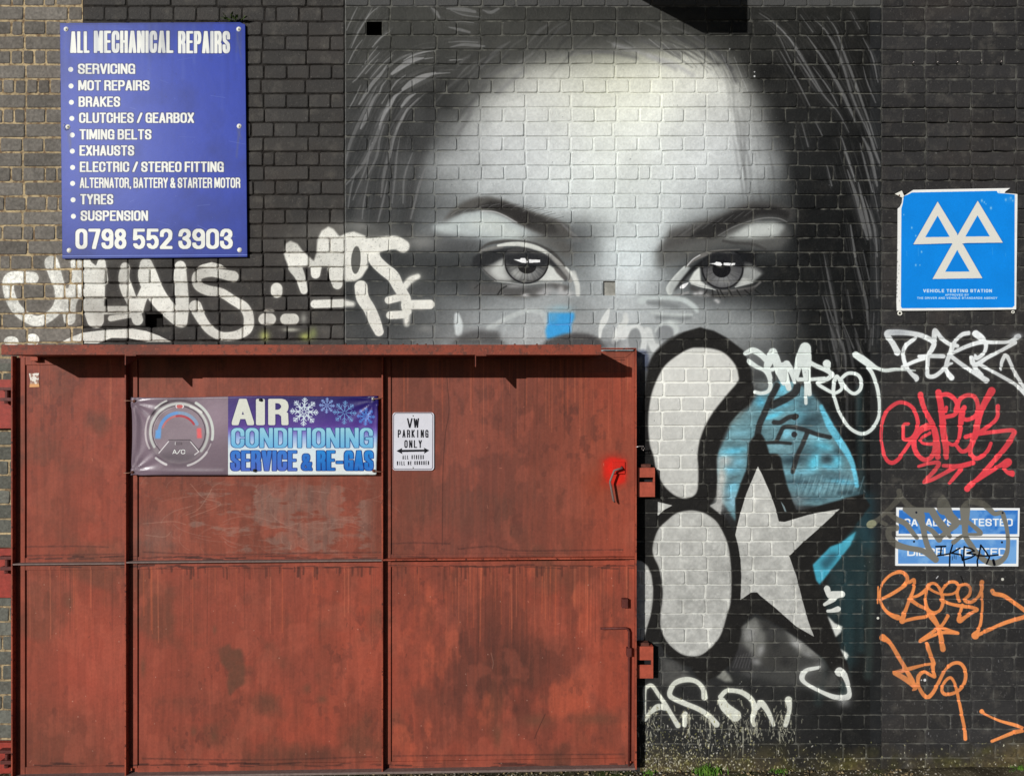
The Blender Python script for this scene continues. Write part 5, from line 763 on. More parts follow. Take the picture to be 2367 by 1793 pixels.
# ---------------------------------------------------------------- materials
IMG = {}
def image(key):
    if key in IMG: return IMG[key]
    c = CVS[key]; im = bpy.data.images.new(key + '_paint', c.w, c.h, alpha=False)
    px = np.ones((c.h, c.w, 4), np.float32); px[..., :3] = np.clip(c.a[::-1], 0, 1); im.pixels.foreach_set(px.ravel()); im.update(); im.pack(); IMG[key] = im
    return im
class NT:
    def __init__(s, name, rough=.6, spec=.3, metal=0):
        s.m = bpy.data.materials.new(name); s.m.use_nodes = True; s.t = s.m.node_tree; s.b = s.t.nodes['Principled BSDF']
        s.b.inputs['Roughness'].default_value = rough; s.b.inputs['Specular IOR Level'].default_value = spec; s.b.inputs['Metallic'].default_value = metal
    def n(s, ty, **kw):
        x = s.t.nodes.new(ty)
        for k, v in kw.items(): setattr(x, k, v)
        return x
    def l(s, a, b): s.t.links.new(a, b)
    def math(s, op, a, b=None):
        x = s.n('ShaderNodeMath', operation=op)
        for i, v in enumerate((a, b)):
            if v is None: continue
            if isinstance(v, (int, float)): x.inputs[i].default_value = v
            else: s.l(v, x.inputs[i])
        return x.outputs[0]
    def mix(s, f, a, b, bt='MIX'):
        x = s.n('ShaderNodeMix', data_type='RGBA', blend_type=bt)
        for i, v in ((0, f), (6, a), (7, b)):
            if isinstance(v, (int, float)): x.inputs[i].default_value = v
            elif isinstance(v, tuple): x.inputs[i].default_value = (*v, 1) if len(v) == 3 else v
            else: s.l(v, x.inputs[i])
        return x.outputs[2]
    def noise(s, scale, detail=4, rough=.55, vec=None):
        x = s.n('ShaderNodeTexNoise'); x.inputs['Scale'].default_value = scale; x.inputs['Detail'].default_value = detail; x.inputs['Roughness'].default_value = rough
        s.l(vec if vec is not None else s.pos(), x.inputs['Vector']); return x.outputs['Fac']
    def pos(s):
        if not hasattr(s, '_g'): s._g = s.n('ShaderNodeNewGeometry')
        return s._g.outputs['Position']
    def ramp(s, f, a, b):
        x = s.n('ShaderNodeMapRange'); x.inputs[1].default_value = a; x.inputs[2].default_value = b; s.l(f, x.inputs[0]); return x.outputs[0]
    def bump(s, h, dist, strength=1.0):
        x = s.n('ShaderNodeBump'); x.inputs['Distance'].default_value = dist; x.inputs['Strength'].default_value = strength; s.l(h, x.inputs['Height']); s.l(x.outputs[0], s.b.inputs['Normal'])
    def color(s, c):
        if isinstance(c, tuple): s.b.inputs['Base Color'].default_value = (*c, 1)
        else: s.l(c, s.b.inputs['Base Color'])
    def paint(s, key, depth=0.0):
        """planar X-Z mapping of one of the painted sheets"""
        c = CVS[key]; k = 1.0 / U / (1 - depth / DIST); sx = s.n('ShaderNodeSeparateXYZ'); s.l(s.pos(), sx.inputs[0])
        u = s.math('MULTIPLY_ADD', sx.outputs[0], k / (c.x1 - c.x0)); u.node.inputs[2].default_value = (CXU - c.x0) / (c.x1 - c.x0)
        zc = (GYU - CYU) * U
        v = s.math('MULTIPLY_ADD', sx.outputs[2], k / (c.y1 - c.y0)); v.node.inputs[2].default_value = 1 - (CYU - c.y0) / (c.y1 - c.y0) - zc * k / (c.y1 - c.y0)
        cb = s.n('ShaderNodeCombineXYZ'); s.l(u, cb.inputs[0]); s.l(v, cb.inputs[1])
        t = s.n('ShaderNodeTexImage', extension='EXTEND'); t.image = image(key); s.l(cb.outputs[0], t.inputs[0]); return t.outputs[0]
def lin(r, g, b): return tuple(((c / 255) / 12.92 if c / 255 < .04045 else ((c / 255 + .055) / 1.055) ** 2.4) for c in (r, g, b))
def m_brick(name, rnd=.10, bump=.0012, rough=.62, dust=0):
    n = NT(name, rough, .09); oi = n.n('ShaderNodeObjectInfo'); f = n.math('MULTIPLY_ADD', oi.outputs['Random'], 2 * rnd); f.node.inputs[2].default_value = 1 - rnd
    cb = n.n('ShaderNodeCombineColor'); [n.l(f, cb.inputs[i]) for i in range(3)]
    c = n.mix(1.0, n.paint('wall'), cb.outputs[0], 'MULTIPLY')
    if dust: c = n.mix(n.math('MULTIPLY', n.ramp(n.noise(11, 6, .65), .52, .72), dust), c, lin(120, 115, 106), 'LIGHTEN'); c = n.mix(n.math('MULTIPLY', n.ramp(n.noise(70, 4, .7), .60, .68), dust * .8), c, lin(140, 136, 128), 'LIGHTEN')
    n.color(c)
    a = n.noise(95, 5, .6); b = n.noise(600, 3, .7); n.bump(n.math('ADD', a, n.math('MULTIPLY', b, .35)), bump * 2.2); return n.m
def m_mortar(name, kind):
    n = NT(name, .85, .06); p = n.paint('wall'); a = n.noise(40, 5)
    if kind == 'bare': c = n.mix(n.ramp(n.noise(9, 4), .35, .65), lin(150, 134, 106), lin(202, 180, 140)); c = n.mix(n.ramp(a, .45, .62), c, lin(120, 100, 78))
    elif kind == 'dark': c = n.mix(n.ramp(a, .42, .55), n.mix(1.0, p, (.30, .28, .27), 'MULTIPLY'), n.mix(1.0, p, (.62, .60, .58), 'MULTIPLY'))
    else: sx = n.n('ShaderNodeSeparateXYZ'); n.l(n.pos(), sx.inputs[0]); c = n.mix(n.ramp(sx.outputs[2], (GYU - 760) * U, (GYU - 900) * U), (.97, .97, .96), (1.36, 1.36, 1.34)); c = n.mix(1.0, p, c, 'MULTIPLY'); c = n.mix(n.math('MULTIPLY', n.ramp(n.noise(22, 5), .40, .65), .42), c, lin(136, 135, 126), 'LIGHTEN')
    n.color(c); n.bump(n.noise(160, 5, .7), .003); return n.m
def m_flat(name, col, rough=.5, spec=.4, metal=0, var=.25, bump=.0006, scale=60):
    n = NT(name, rough, spec, metal); f = n.ramp(n.noise(scale, 5), .3, .7); n.color(n.mix(f, tuple(c * (1 - var) for c in col), tuple(min(1, c * (1 + var)) for c in col))); n.bump(n.noise(scale * 6, 4), bump); return n.m
def m_sheet(name, key, depth, rough=.35, spec=.5, bump=.0003):
    spec *= .3
    n = NT(name, rough, spec); n.color(n.paint(key, depth)); n.bump(n.noise(25, 4), bump); return n.m
M = {}
M['bare'] = m_brick('bare_brick', .22, .0016, .8); M['black'] = m_brick('black_painted_brick', .17, .0018, .5, .30); M['mural'] = m_brick('mural_painted_brick', .02, .0012, .5, .05); M['pier'] = m_brick('charcoal_painted_brick', .16, .0014, .5, .26)
M['mort_bare'] = m_mortar('buff_mortar', 'bare'); M['mort_dark'] = m_mortar('black_mortar', 'dark'); M['mort_paint'] = m_mortar('painted_mortar', 'paint')
M['stone'] = m_flat('broken_stone', lin(150, 149, 142), .9, .1, 0, .3, .004, 30)
M['void'] = m_flat('dark_cavity', (.012, .011, .010), .95, .1)
n = NT('oxide_painted_steel', .55, .14); gp = n.paint('gate', .052); n.color(gp); n.bump(n.math('ADD', n.noise(14, 4), n.math('MULTIPLY', n.noise(240, 4), .06)), .0022); M['gate'] = n.m
n = NT('weathered_oxide_steel', .55, .15)
c = n.mix(n.ramp(n.noise(5, 5), .35, .65), lin(128, 62, 48), lin(172, 86, 64)); c = n.mix(n.ramp(n.noise(60, 5), .55, .68), c, lin(78, 46, 40)); n.color(c); n.bump(n.noise(150, 5), .001); M['steel'] = n.m
n = NT('rusted_beam_paint', .6, .14); sx = n.n('ShaderNodeSeparateXYZ'); n.l(n.pos(), sx.inputs[0])
c = n.mix(n.ramp(n.noise(3.5, 5), .40, .60), lin(108, 62, 52), lin(146, 72, 55)); c = n.mix(n.ramp(n.noise(46, 6, .65), .50, .62), c, lin(104, 64, 54)); c = n.mix(n.ramp(n.noise(70, 5, .6), .60, .70), c, lin(156, 84, 64)); z = n.ramp(sx.outputs[2], (GYU - 812) * U, (GYU - 797) * U); z = n.math('ADD', z, n.math('MULTIPLY', n.math('SUBTRACT', n.noise(12, 4), .5), 1.4))
c = n.mix(n.ramp(z, .5, 1.1), c, lin(104, 66, 54)); n.color(c); n.bump(n.noise(120, 5), .0015); M['beam'] = n.m
M['dull'] = m_flat('dusty_grey_steel', lin(122, 104, 98), .6, .3, 0, .2); M['dark_steel'] = m_flat('dark_rusty_iron', lin(92, 44, 38), .6, .3, 0, .3)
M['chrome'] = m_flat('worn_bare_metal', lin(170, 160, 156), .35, .5, .7, .1); M['red_box'] = m_flat('oxide_red_box', lin(168, 78, 58), .55, .35, 0, .18, .0008, 40)
M['hinge'] = m_flat('red_hinge_plate', lin(150, 54, 42), .6, .3, 0, .22, .001, 30); M['rust'] = m_flat('brown_rust', lin(96, 58, 48), .8, .2, 0, .35, .001)
M['white_pl'] = m_flat('white_plastic', lin(232, 230, 218), .4, .4, 0, .05); M['black_pl'] = m_flat('black_hole', (.01, .01, .012), .6, .3); M['rope'] = m_flat('tie_cord', lin(150, 110, 92), .8, .2); M['steelw'] = m_flat('zinc_screw', lin(150, 150, 146), .4, .5, .6, .1)
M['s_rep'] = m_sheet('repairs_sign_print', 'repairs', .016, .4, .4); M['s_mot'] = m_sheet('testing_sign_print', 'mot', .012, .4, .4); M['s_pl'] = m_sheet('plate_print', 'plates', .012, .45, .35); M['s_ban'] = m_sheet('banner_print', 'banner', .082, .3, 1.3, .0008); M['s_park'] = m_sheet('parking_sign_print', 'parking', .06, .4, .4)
n = NT('leaf_green', .55, .3); n.color(n.mix(n.noise(40, 3), (.03, .065, .012), (.12, .17, .04))); M['leaf'] = n.m
n = NT('dry_leaf', .8, .2); n.color(n.mix(n.ramp(n.noise(30, 3), .3, .7), (.10, .06, .025), (.42, .33, .18))); M['litter'] = n.m
n = NT('grass_blade', .5, .3); n.color(n.mix(n.ramp(n.noise(25, 3), .35, .65), (.05, .15, .015), (.16, .30, .04))); M['grass'] = n.m
n = NT('pebble', .8, .3); n.color(n.mix(n.ramp(n.noise(60, 3), .35, .65), (.12, .10, .07), (.5, .46, .38))); M['pebble'] = n.m
n = NT('mossy_soil', .95, .1); c = n.mix(n.ramp(n.noise(7, 6), .4, .6), (.055, .045, .028), (.12, .10, .06)); c = n.mix(n.ramp(n.noise(3, 5), .52, .66), c, (.055, .075, .02)); c = n.mix(n.ramp(n.noise(90, 3), .60, .66), c, (.30, .27, .20)); n.color(c); n.bump(n.noise(60, 6, .7), .012); M['soil'] = n.m
# ---------------------------------------------------------------- geometry helpers
def P(x, y, d=0.0):
    k = (1 - d / DIST) * U
    return Vector(((x - CXU) * k, -d, (GYU - CYU) * U - (y - CYU) * k))
def gs(x, y): return y + (735 - x) * 0.0155 * (y - 800) / 980          # the gate has sagged a little
def tagp(o, label=None, cat=None, group=None, kind=None):
    for k, v in (('label', label), ('category', cat), ('group', group), ('kind', kind)):
        if v: o[k] = v
    return o
def empty(name, loc, label=None, cat=None, group=None):
    o = bpy.data.objects.new(name, None); o.location = loc; o.empty_display_size = .1; C.objects.link(o); return tagp(o, label, cat, group)
class MB:
    def __init__(s): s.v = []; s.f = []; s.mi = []
    def add(s, vs, fs, mi=0):
        o = len(s.v); s.v += [tuple(v) for v in vs]; s.f += [tuple(i + o for i in f) for f in fs]; s.mi += [mi] * len(fs)
    def hexa(s, q, mi=0):      # q: 4 front corners (tl,tr,br,bl) then 4 back corners
        s.add(q, [(3, 2, 1, 0), (4, 5, 6, 7), (0, 1, 5, 4), (1, 2, 6, 5), (2, 3, 7, 6), (3, 0, 4, 7)], mi)
    def rect(s, x0, y0, x1, y1, d0, d1, skew=True, mi=0):
        g = gs if skew else (lambda x, y: y)
        f = [P(x, g(x, y), d1) for x, y in ((x0, y0), (x1, y0), (x1, y1), (x0, y1))]; b = [Vector((p.x, -d0, p.z)) for p in f]; s.hexa(f + b, mi)
    def prism(s, pts, d0, d1, mi=0):        # outline (clockwise seen from the front) in layout units
        f = [P(x, y, d1) for x, y in pts]; b = [Vector((p.x, -d0, p.z)) for p in f]; n = len(pts)
        s.add(f + b, [tuple(range(n))[::-1], tuple(range(n, 2 * n))] + [(i, (i + 1) % n, n + (i + 1) % n, n + i) for i in range(n)], mi)
    def tube(s, pts, r, sides=8, mi=0):
        ring = []; pts = [Vector(p) for p in pts]
        for i, p in enumerate(pts):
            t = (pts[min(i + 1, len(pts) - 1)] - pts[max(i - 1, 0)]).normalized(); a = t.orthogonal().normalized() if i == 0 else (pa - t * pa.dot(t)).normalized(); pa = a; b = t.cross(a)
            rr = r[i] if isinstance(r, (list, tuple)) else r
            ring.append([p + a * rr * math.cos(2 * math.pi * k / sides) + b * rr * math.sin(2 * math.pi * k / sides) for k in range(sides)])
        n = len(ring); s.add([v for q in ring for v in q], [(i * sides + k, i * sides + (k + 1) % sides, (i + 1) * sides + (k + 1) % sides, (i + 1) * sides + k) for i in range(n - 1) for k in range(sides)] + [tuple(range(sides))[::-1], tuple(range((n - 1) * sides, n * sides))], mi)
    def disc(s, c, r, thick, sides=16, mi=0, dome=.3):
        c = Vector(c); s.add([c + Vector((r * math.cos(a), 0, r * math.sin(a))) for a in (2 * math.pi * k / sides for k in range(sides))] + [c + Vector((r * .78 * math.cos(a), -thick, r * .78 * math.sin(a))) for a in (2 * math.pi * k / sides for k in range(sides))] + [c + Vector((0, -thick * (1 + dome), 0))],
             [(k, (k + 1) % sides, sides + (k + 1) % sides, sides + k) for k in range(sides)] + [(sides + k, sides + (k + 1) % sides, 2 * sides) for k in range(sides)], mi)
    def mesh(s, name, mats, smooth=False, bevel=0):
        me = bpy.data.meshes.new(name); me.from_pydata(s.v, [], s.f)
        for m in (mats if isinstance(mats, list) else [mats]): me.materials.append(m)
        me.polygons.foreach_set('material_index', s.mi)
        bm = bmesh.new(); bm.from_mesh(me); bmesh.ops.recalc_face_normals(bm, faces=bm.faces)
        if bevel: bmesh.ops.bevel(bm, geom=[e for e in bm.edges if len(e.link_faces) == 2 and e.calc_face_angle(0) > .5], offset=bevel, segments=2, profile=.6, affect='EDGES', clamp_overlap=True)
        bm.to_mesh(me); bm.free()
        if smooth: me.polygons.foreach_set('use_smooth', [True] * len(me.polygons))
        return me
    def build(s, name, mats, parent=None, smooth=False, bevel=0, label=None):
        o = bpy.data.objects.new(name, s.mesh(name, mats, smooth, bevel)); C.objects.link(o)
        if parent is not None: o.parent = parent; o.matrix_parent_inverse = Matrix.Translation(parent.location).inverted()
        if label: o['label'] = label
        return o
def box(name, mat, parent, x0, y0, x1, y1, d0, d1, bevel=.0012, skew=True, label=None):
    b = MB(); b.rect(x0, y0, x1, y1, d0, d1, skew); return b.build(name, mat, parent, False, bevel, label)
rnd = random.Random(42)
# ---------------------------------------------------------------- brick walls
def brick_mesh(name, hx, hz, seed, dep=.030, ch=.0035):
    r = random.Random(seed); j = lambda a: r.uniform(-a, a); k = .006
    o = []
    for sx, sz, first in ((-1, 1, 0), (1, 1, 1), (1, -1, 0), (-1, -1, 1)):
        a = (sx * (hx - k), sz * hz); b = (sx * hx, sz * (hz - k)); o += ([b, a] if first == 0 else [a, b])
        if (sx, sz) == (-1, 1): o.append((j(hx * .5), hz + j(.001)))
        if (sx, sz) == (1, -1): o.append((j(hx * .5), -hz + j(.001)))
    o = [(x + j(.0017), z + j(.0015)) for x, z in o]; n = len(o); f = .86
    fr = [(x - math.copysign(min(ch, abs(x)), x) + j(.0006), j(.0007), z - math.copysign(min(ch, abs(z)), z) + j(.0006)) for x, z in o]
    mid = [(x, ch * .9, z) for x, z in o]; bk = [(x, dep, z) for x, z in o]
    me = bpy.data.meshes.new(name); me.from_pydata(fr + mid + bk, [], [tuple(range(n))] + [(a * n + i, a * n + (i + 1) % n, (a + 1) * n + (i + 1) % n, (a + 1) * n + i)[::-1] for a in (0, 1) for i in range(n)])
    bm = bmesh.new(); bm.from_mesh(me); bmesh.ops.recalc_face_normals(bm, faces=bm.faces)
    up = [f for f in bm.faces if len(f.verts) > 4][0]
    if up.normal.y > 0: bmesh.ops.reverse_faces(bm, faces=bm.faces)
    bm.to_mesh(me); bm.free(); return me
def coords(x, y):                      # the coursing spreads a little towards the lower left
    return x, y + (.0155 * (y - 210) * min(1, max(0, (700 - x) / 700)) if x < 700 else 0)
COURSE = 33.36; Y0C = 16.6
class Wall:
    def __init__(s, label, x0, x1, out, gap, deep, mat, mort, odd_stretch, irregular=False, holes=(), seed=1, deeprows=()):
        s.r = random.Random(seed); s.x0, s.x1, s.out, s.gap, s.deep, s.holes = x0, x1, out, gap, deep, holes
        s.root = empty('brick_wall', P((x0 + x1) / 2, GYU), label, 'brick wall', 'walls of the brick front side by side')
        s.variants = {}
        for q, (w_, nm) in {'s': (104.3, 'brick'), 'h': (52.15, 'brick'), 'c': (26, 'brick')}.items():
            s.variants[q] = [brick_mesh(nm, (w_ - gap) * U / 2, (COURSE - gap) * U / 2, seed * 100 + k + ord(q)) for k in range(6)]
            for me in s.variants[q]: me.materials.append(mat)
        L = []
        for n in range(-8, 53):
            y0, y1 = Y0C + n * COURSE, Y0C + (n + 1) * COURSE; st = (n % 2 == 0) != odd_stretch
            x = x0; first = True; ph = s.r.uniform(-3, 3)
            while x < x1 - 2:
                if irregular and not st: w_ = s.r.choice((28, 26, 47, 52, 50, 27))
                elif st: w_ = 104.3 + s.r.uniform(-2.5, 2.5)
                else: w_ = 52.15 + s.r.uniform(-1.8, 1.8)
                if not st and s.r.random() < .02: w_ = 27
                if first: first = False; w_ = w_ + ph if st else (w_ + ph if not irregular else 26); 
                e = min(x + w_, x1)
                if x1 - e < 14: e = x1
                L.append((x, y0, e, y1, n)); x = e
        # trim round the holes, drop what the gate hides
        K = []
        for a, y0, b, y1, n in L:
            segs = [(a, b)]
            for hx0, hy0, hx1, hy1, *_ in holes:
                if y0 + 8 < hy1 and y1 - 8 > hy0:
                    ns = []
                    for p, q in segs:
                        if hx1 <= p or hx0 >= q: ns.append((p, q)); continue
                        if hx0 - p > 9: ns.append((p, hx0))
                        if q - hx1 > 9: ns.append((hx1, q))
                    segs = ns
            for p, q in segs:
                if p > 66 and q < 1432 and y0 > 855: continue
                K.append((p, y0, q, y1, n))
        def score(t):
            vis = (t[2] > 0 and t[0] < 2367 and t[3] > 0 and t[1] < 1775); hid = (t[0] > 20 and t[2] < 1468 and t[1] > 800) or (t[0] > 145 and t[2] < 566 and t[1] > 60 and t[3] < 592) or (t[0] > 2080 and t[1] > 442 and t[3] < 710)
            return (2 if vis and not hid else 1 if vis else 0, t[2] - t[0])
        K.sort(key=score, reverse=True); merged_v, merged_f = [], []
        for i, (p, y0, q, y1, n) in enumerate(K):
            w_ = q - p; kind = 's' if w_ > 78 else 'h' if w_ > 38 else 'c'; base = {'s': 104.3, 'h': 52.15, 'c': 26}[kind]
            me = s.r.choice(s.variants[kind]); cx, cy = coords((p + q) / 2, (y0 + y1) / 2); wp = P(cx, cy)
            sx = max(.15, (w_ - gap) / (base - gap)); sz = 1 + s.r.uniform(-.03, .015)
            loc = Vector((wp.x, -s.out + s.r.uniform(-.0010, .0010), wp.z + s.r.uniform(-.0008, .0008)))
            rot = Matrix.Rotation(s.r.gauss(0, .0045), 4, 'Y') @ Matrix.Rotation(s.r.gauss(0, .006), 4, 'X') @ Matrix.Rotation(s.r.gauss(0, .006), 4, 'Z')
            if i < 300:
                o = bpy.data.objects.new('brick', me); o.parent = s.root; o.matrix_parent_inverse = Matrix.Translation(s.root.location).inverted()
                o.matrix_basis = Matrix.Translation(loc) @ rot @ Matrix.Diagonal((sx, 1, sz, 1)); C.objects.link(o)
            else:
                T = Matrix.Translation(loc) @ rot @ Matrix.Diagonal((sx, 1, sz, 1)); o0 = len(merged_v)
                merged_v += [tuple(T @ v.co) for v in me.vertices]; merged_f += [tuple(j + o0 for j in f.vertices) for f in me.polygons]
        if merged_v:
            me = bpy.data.meshes.new('brickwork'); me.from_pydata(merged_v, [], merged_f); me.materials.append(mat)
            o = bpy.data.objects.new('brickwork', me); o['kind'] = 'stuff'; o.parent = s.root; o.matrix_parent_inverse = Matrix.Translation(s.root.location).inverted(); C.objects.link(o)
        # mortar bed: one uneven sheet behind the faces, cut out at the holes
        yt, yb = Y0C - 8 * COURSE, Y0C + 53 * COURSE; nx = max(2, int((x1 - x0) / 9)); ny = int((yb - yt) / 8.34); xs = list(np.linspace(x0, x1, nx + 1)); ys = list(np.linspace(yt, yb, ny + 1))
        for hx0, hy0, hx1, hy1, *_ in holes:
            for arr, vals in ((xs, (hx0, hx1)), (ys, (hy0, hy1))):
                for v in vals: arr[min(range(len(arr)), key=lambda i: abs(arr[i] - v))] = v
        nz = noise(ny + 1, nx + 1, 7, seed + 500, 3) - .5; b = MB(); V = []
        for j, y in enumerate(ys):
            for i, x in enumerate(xs):
                cx, cy = coords(x, y); p = P(cx, cy); dd = deep
                for (a0, a1, d2) in deeprows:
                    if a0 < y < a1: dd = d2
                V.append((p.x, -s.out + dd * (1 + 1.1 * nz[j, i]) , p.z))
        F = []
        for j in range(ny):
            for i in range(nx):
                mx, my = (xs[i] + xs[i + 1]) / 2, (ys[j] + ys[j + 1]) / 2
                if any(h[0] < mx < h[2] and h[1] < my < h[3] for h in holes): continue
                F.append((j * (nx + 1) + i, (j + 1) * (nx + 1) + i, (j + 1) * (nx + 1) + i + 1, j * (nx + 1) + i + 1))
        b.v, b.f, b.mi = V, F, [0] * len(F)
        me = bpy.data.meshes.new('mortar'); me.from_pydata(V, [], F); me.materials.append(mort); o = bpy.data.objects.new('mortar', me); o.parent = s.root; o.matrix_parent_inverse = Matrix.Translation(s.root.location).inverted(); C.objects.link(o)
        # solid core so that the wall has its thickness, and pockets behind the holes
        core = MB(); pt, pb = P(x0, yt), P(x1, yb); ytop = s.out; core.add([(pt.x, .13, pt.z), (pb.x, .13, pt.z), (pb.x, .13, pb.z), (pt.x, .13, pb.z), (pt.x, .35, pt.z), (pb.x, .35, pt.z), (pb.x, .35, pb.z), (pt.x, .35, pb.z)], [(3, 2, 1, 0), (4, 5, 6, 7), (0, 1, 5, 4), (1, 2, 6, 5), (2, 3, 7, 6), (3, 0, 4, 7)])
        for xx in (pt.x, pb.x): core.add([(xx, -s.out + .003, pt.z), (xx, .13, pt.z), (xx, .13, pb.z), (xx, -s.out + .003, pb.z)], [(0, 1, 2, 3)])
        core.add([(pt.x, -s.out + .003, pt.z), (pb.x, -s.out + .003, pt.z), (pb.x, .13, pt.z), (pt.x, .13, pt.z)], [(0, 1, 2, 3)])
        core.build('core', mort, s.root)
        for hx0, hy0, hx1, hy1, dep, mt in holes:
            h = MB(); c = [P(*coords(x, y)) for x, y in ((hx0, hy0), (hx1, hy0), (hx1, hy1), (hx0, hy1))]; f = [Vector((p.x, -s.out + deep, p.z)) for p in c]; k = [Vector((p.x, -s.out + dep, p.z)) for p in c]
            h.add(f + k, [(4, 5, 6, 7), (0, 1, 5, 4), (1, 2, 6, 5), (2, 3, 7, 6), (3, 0, 4, 7)]); h.build('cavity', M[mt], s.root)
Wall('bare grey brick wall with buff mortar at the far left behind the blue repairs board', -255, SEAM_A, 0.0, 3.2, .0035, M['bare'], M['mort_bare'], False, True, (), 11)
Wall('black painted brick wall right of the blue repairs board with white graffiti letters', SEAM_A, SEAM_B, 0.001, 2.8, .0050, M['black'], M['mort_dark'], True, False, ((338, 722, 375, 757, .05, 'void'),), 12, ((-300, 60, .004), (560, 800, .0095)))
Wall('brick wall painted with the mural of a grey face with two eyes', SEAM_B, SEAM_C, 0.006, 2.5, .0044, M['mural'], M['mort_paint'], False, False, ((847, 51, 883, 83, .11, 'void'), (1394, 650, 1422, 683, .016, 'stone')), 13)
Wall('charcoal brick wall on the right with the triangles sign and red and orange tags', SEAM_C, 2630, 0.001, 3.0, .0046, M['pier'], M['mort_paint'], False, False, (), 14, ((222, 560, .0095),))
# ---------------------------------------------------------------- ground
gm = MB(); xs = [-60, -25, -10, -6] + list(np.linspace(-3.6, 3.6, 120)) + [6, 10, 25, 60]; ys = [.36, .05] + list(np.linspace(0.0, -.5, 26)) + [-.8, -1.5, -3, -8, -25, -80]
nz = noise(len(ys), len(xs), 6, 901, 4); V = []
for j, y in enumerate(ys):
    for i, x in enumerate(xs):
        near = math.exp(-((y + .02) / .10) ** 2); V.append((x, y, (nz[j, i] - .5) * (.022 if abs(x) < 4 and y > -.6 else .0) + near * (.004 + .020 * max(0, min(1, (x - 1.4) / 1.0)))))
gm.v = V; n_ = len(xs); gm.f = [(j * n_ + i, j * n_ + i + 1, (j + 1) * n_ + i + 1, (j + 1) * n_ + i) for j in range(len(ys) - 1) for i in range(n_ - 1)]; gm.mi = [0] * len(gm.f)
tagp(gm.build('ground', M['soil'], None, True), 'mossy soil and grit along the foot of the wall', 'ground', None, 'structure')
def scatter(name, mat, n, label, cat, fn):
    b = MB(); r = random.Random(hash(name) % 1000 if False else len(name) * 7)
    for _ in range(n): fn(b, r)
    return tagp(b.build(name, mat), label, cat, None, 'stuff')
def pebble(b, r):
    x = r.uniform(-3.2, 3.2); y = -abs(r.gauss(0, .12)) - .012; s_ = r.uniform(.002, .007); o = Vector((x, y, .006 + s_ * .3 + .014 * max(0, min(1, (x - 1.4))) * math.exp(-(y / .1) ** 2)))
    vs = [o + Vector((a * s_ * r.uniform(.7, 1.3), b_ * s_ * r.uniform(.7, 1.3), c_ * s_ * .7 * r.uniform(.7, 1.2))) for a, b_, c_ in ((1, 0, 0), (-1, 0, 0), (0, 1, 0), (0, -1, 0), (0, 0, 1), (0, 0, -1))]
    b.add(vs, [(0, 2, 4), (2, 1, 4), (1, 3, 4), (3, 0, 4), (2, 0, 5), (1, 2, 5), (3, 1, 5), (0, 3, 5)])
scatter('gravel', M['pebble'], 1100, 'loose pale grit scattered on the soil at the wall foot', 'gravel', pebble)
def dryleaf(b, r):
    x = r.uniform(-3.0, 3.0); y = -abs(r.gauss(0, .08)) - .012; L = r.uniform(.006, .02); a = r.uniform(0, 6.28); t = r.uniform(-.2, 1.0); o = Vector((x, y, .008 + r.uniform(0, .006)))
    d = Vector((math.cos(a), math.sin(a) * .7, t * .6)).normalized(); q = d.orthogonal().normalized(); q = (q + d.cross(q) * r.uniform(-1, 1)).normalized()
    b.add([o, o + d * L * .5 + q * L * .28, o + d * L, o + d * L * .5 - q * L * .28], [(0, 1, 2), (0, 2, 3)])
scatter('leaf_litter', M['litter'], 900, 'brown dead leaf scraps lying along the wall foot', 'leaf litter', dryleaf)
def tuft(x, y, d, n, h, spread, label, mat='grass', name='grass_tuft'):
    b = MB(); r = random.Random(int(x)); o = P(x, y); o = Vector((o.x, -d, .004)); e = empty(name, o, label, 'grass tuft' if mat == 'grass' else 'weed', 'weeds growing along the wall foot')
    for _ in range(n):
        a = r.uniform(0, 6.28); L = h * r.uniform(.4, 1); base = o + Vector((r.gauss(0, spread * .5), r.gauss(0, .012), 0)); w_ = r.uniform(.0012, .0030); ln = Vector((math.cos(a), math.sin(a) * .6, 0)); s1 = Vector((w_, 0, 0)) if r.random() < .7 else Vector((0, w_, 0)); bend = r.uniform(.1, .8)
        pts = [base + ln * (bend * L * t * t) + Vector((0, 0, L * t * (1 - .25 * bend * t))) for t in (0, .35, .7, 1)]
        if pts[-1].y > -.008: 
            for p in pts: p.y = min(p.y, -.008)
        vs = []
        for p, k in zip(pts, (1, .9, .6, .05)): vs += [p - s1 * k, p + s1 * k]
        b.add(vs, [(0, 1, 3, 2), (2, 3, 5, 4), (4, 5, 7, 6)])
    b.build('blades', M[mat], e); return e
tuft(1628, 1780, .035, 150, .055, .07, 'bright green grass tuft at the wall foot below the white tag right of the gate'); tuft(2352, 1780, .03, 110, .05, .05, 'green grass tuft in the bottom right corner below the orange arrow'); tuft(1795, 1780, .02, 40, .03, .04, 'sparse low grass wisps at the wall foot between the white tag and the seam')
tuft(1500, 1780, .03, 40, .02, .03, 'low sparse grass clump in the shade beside the gate corner')
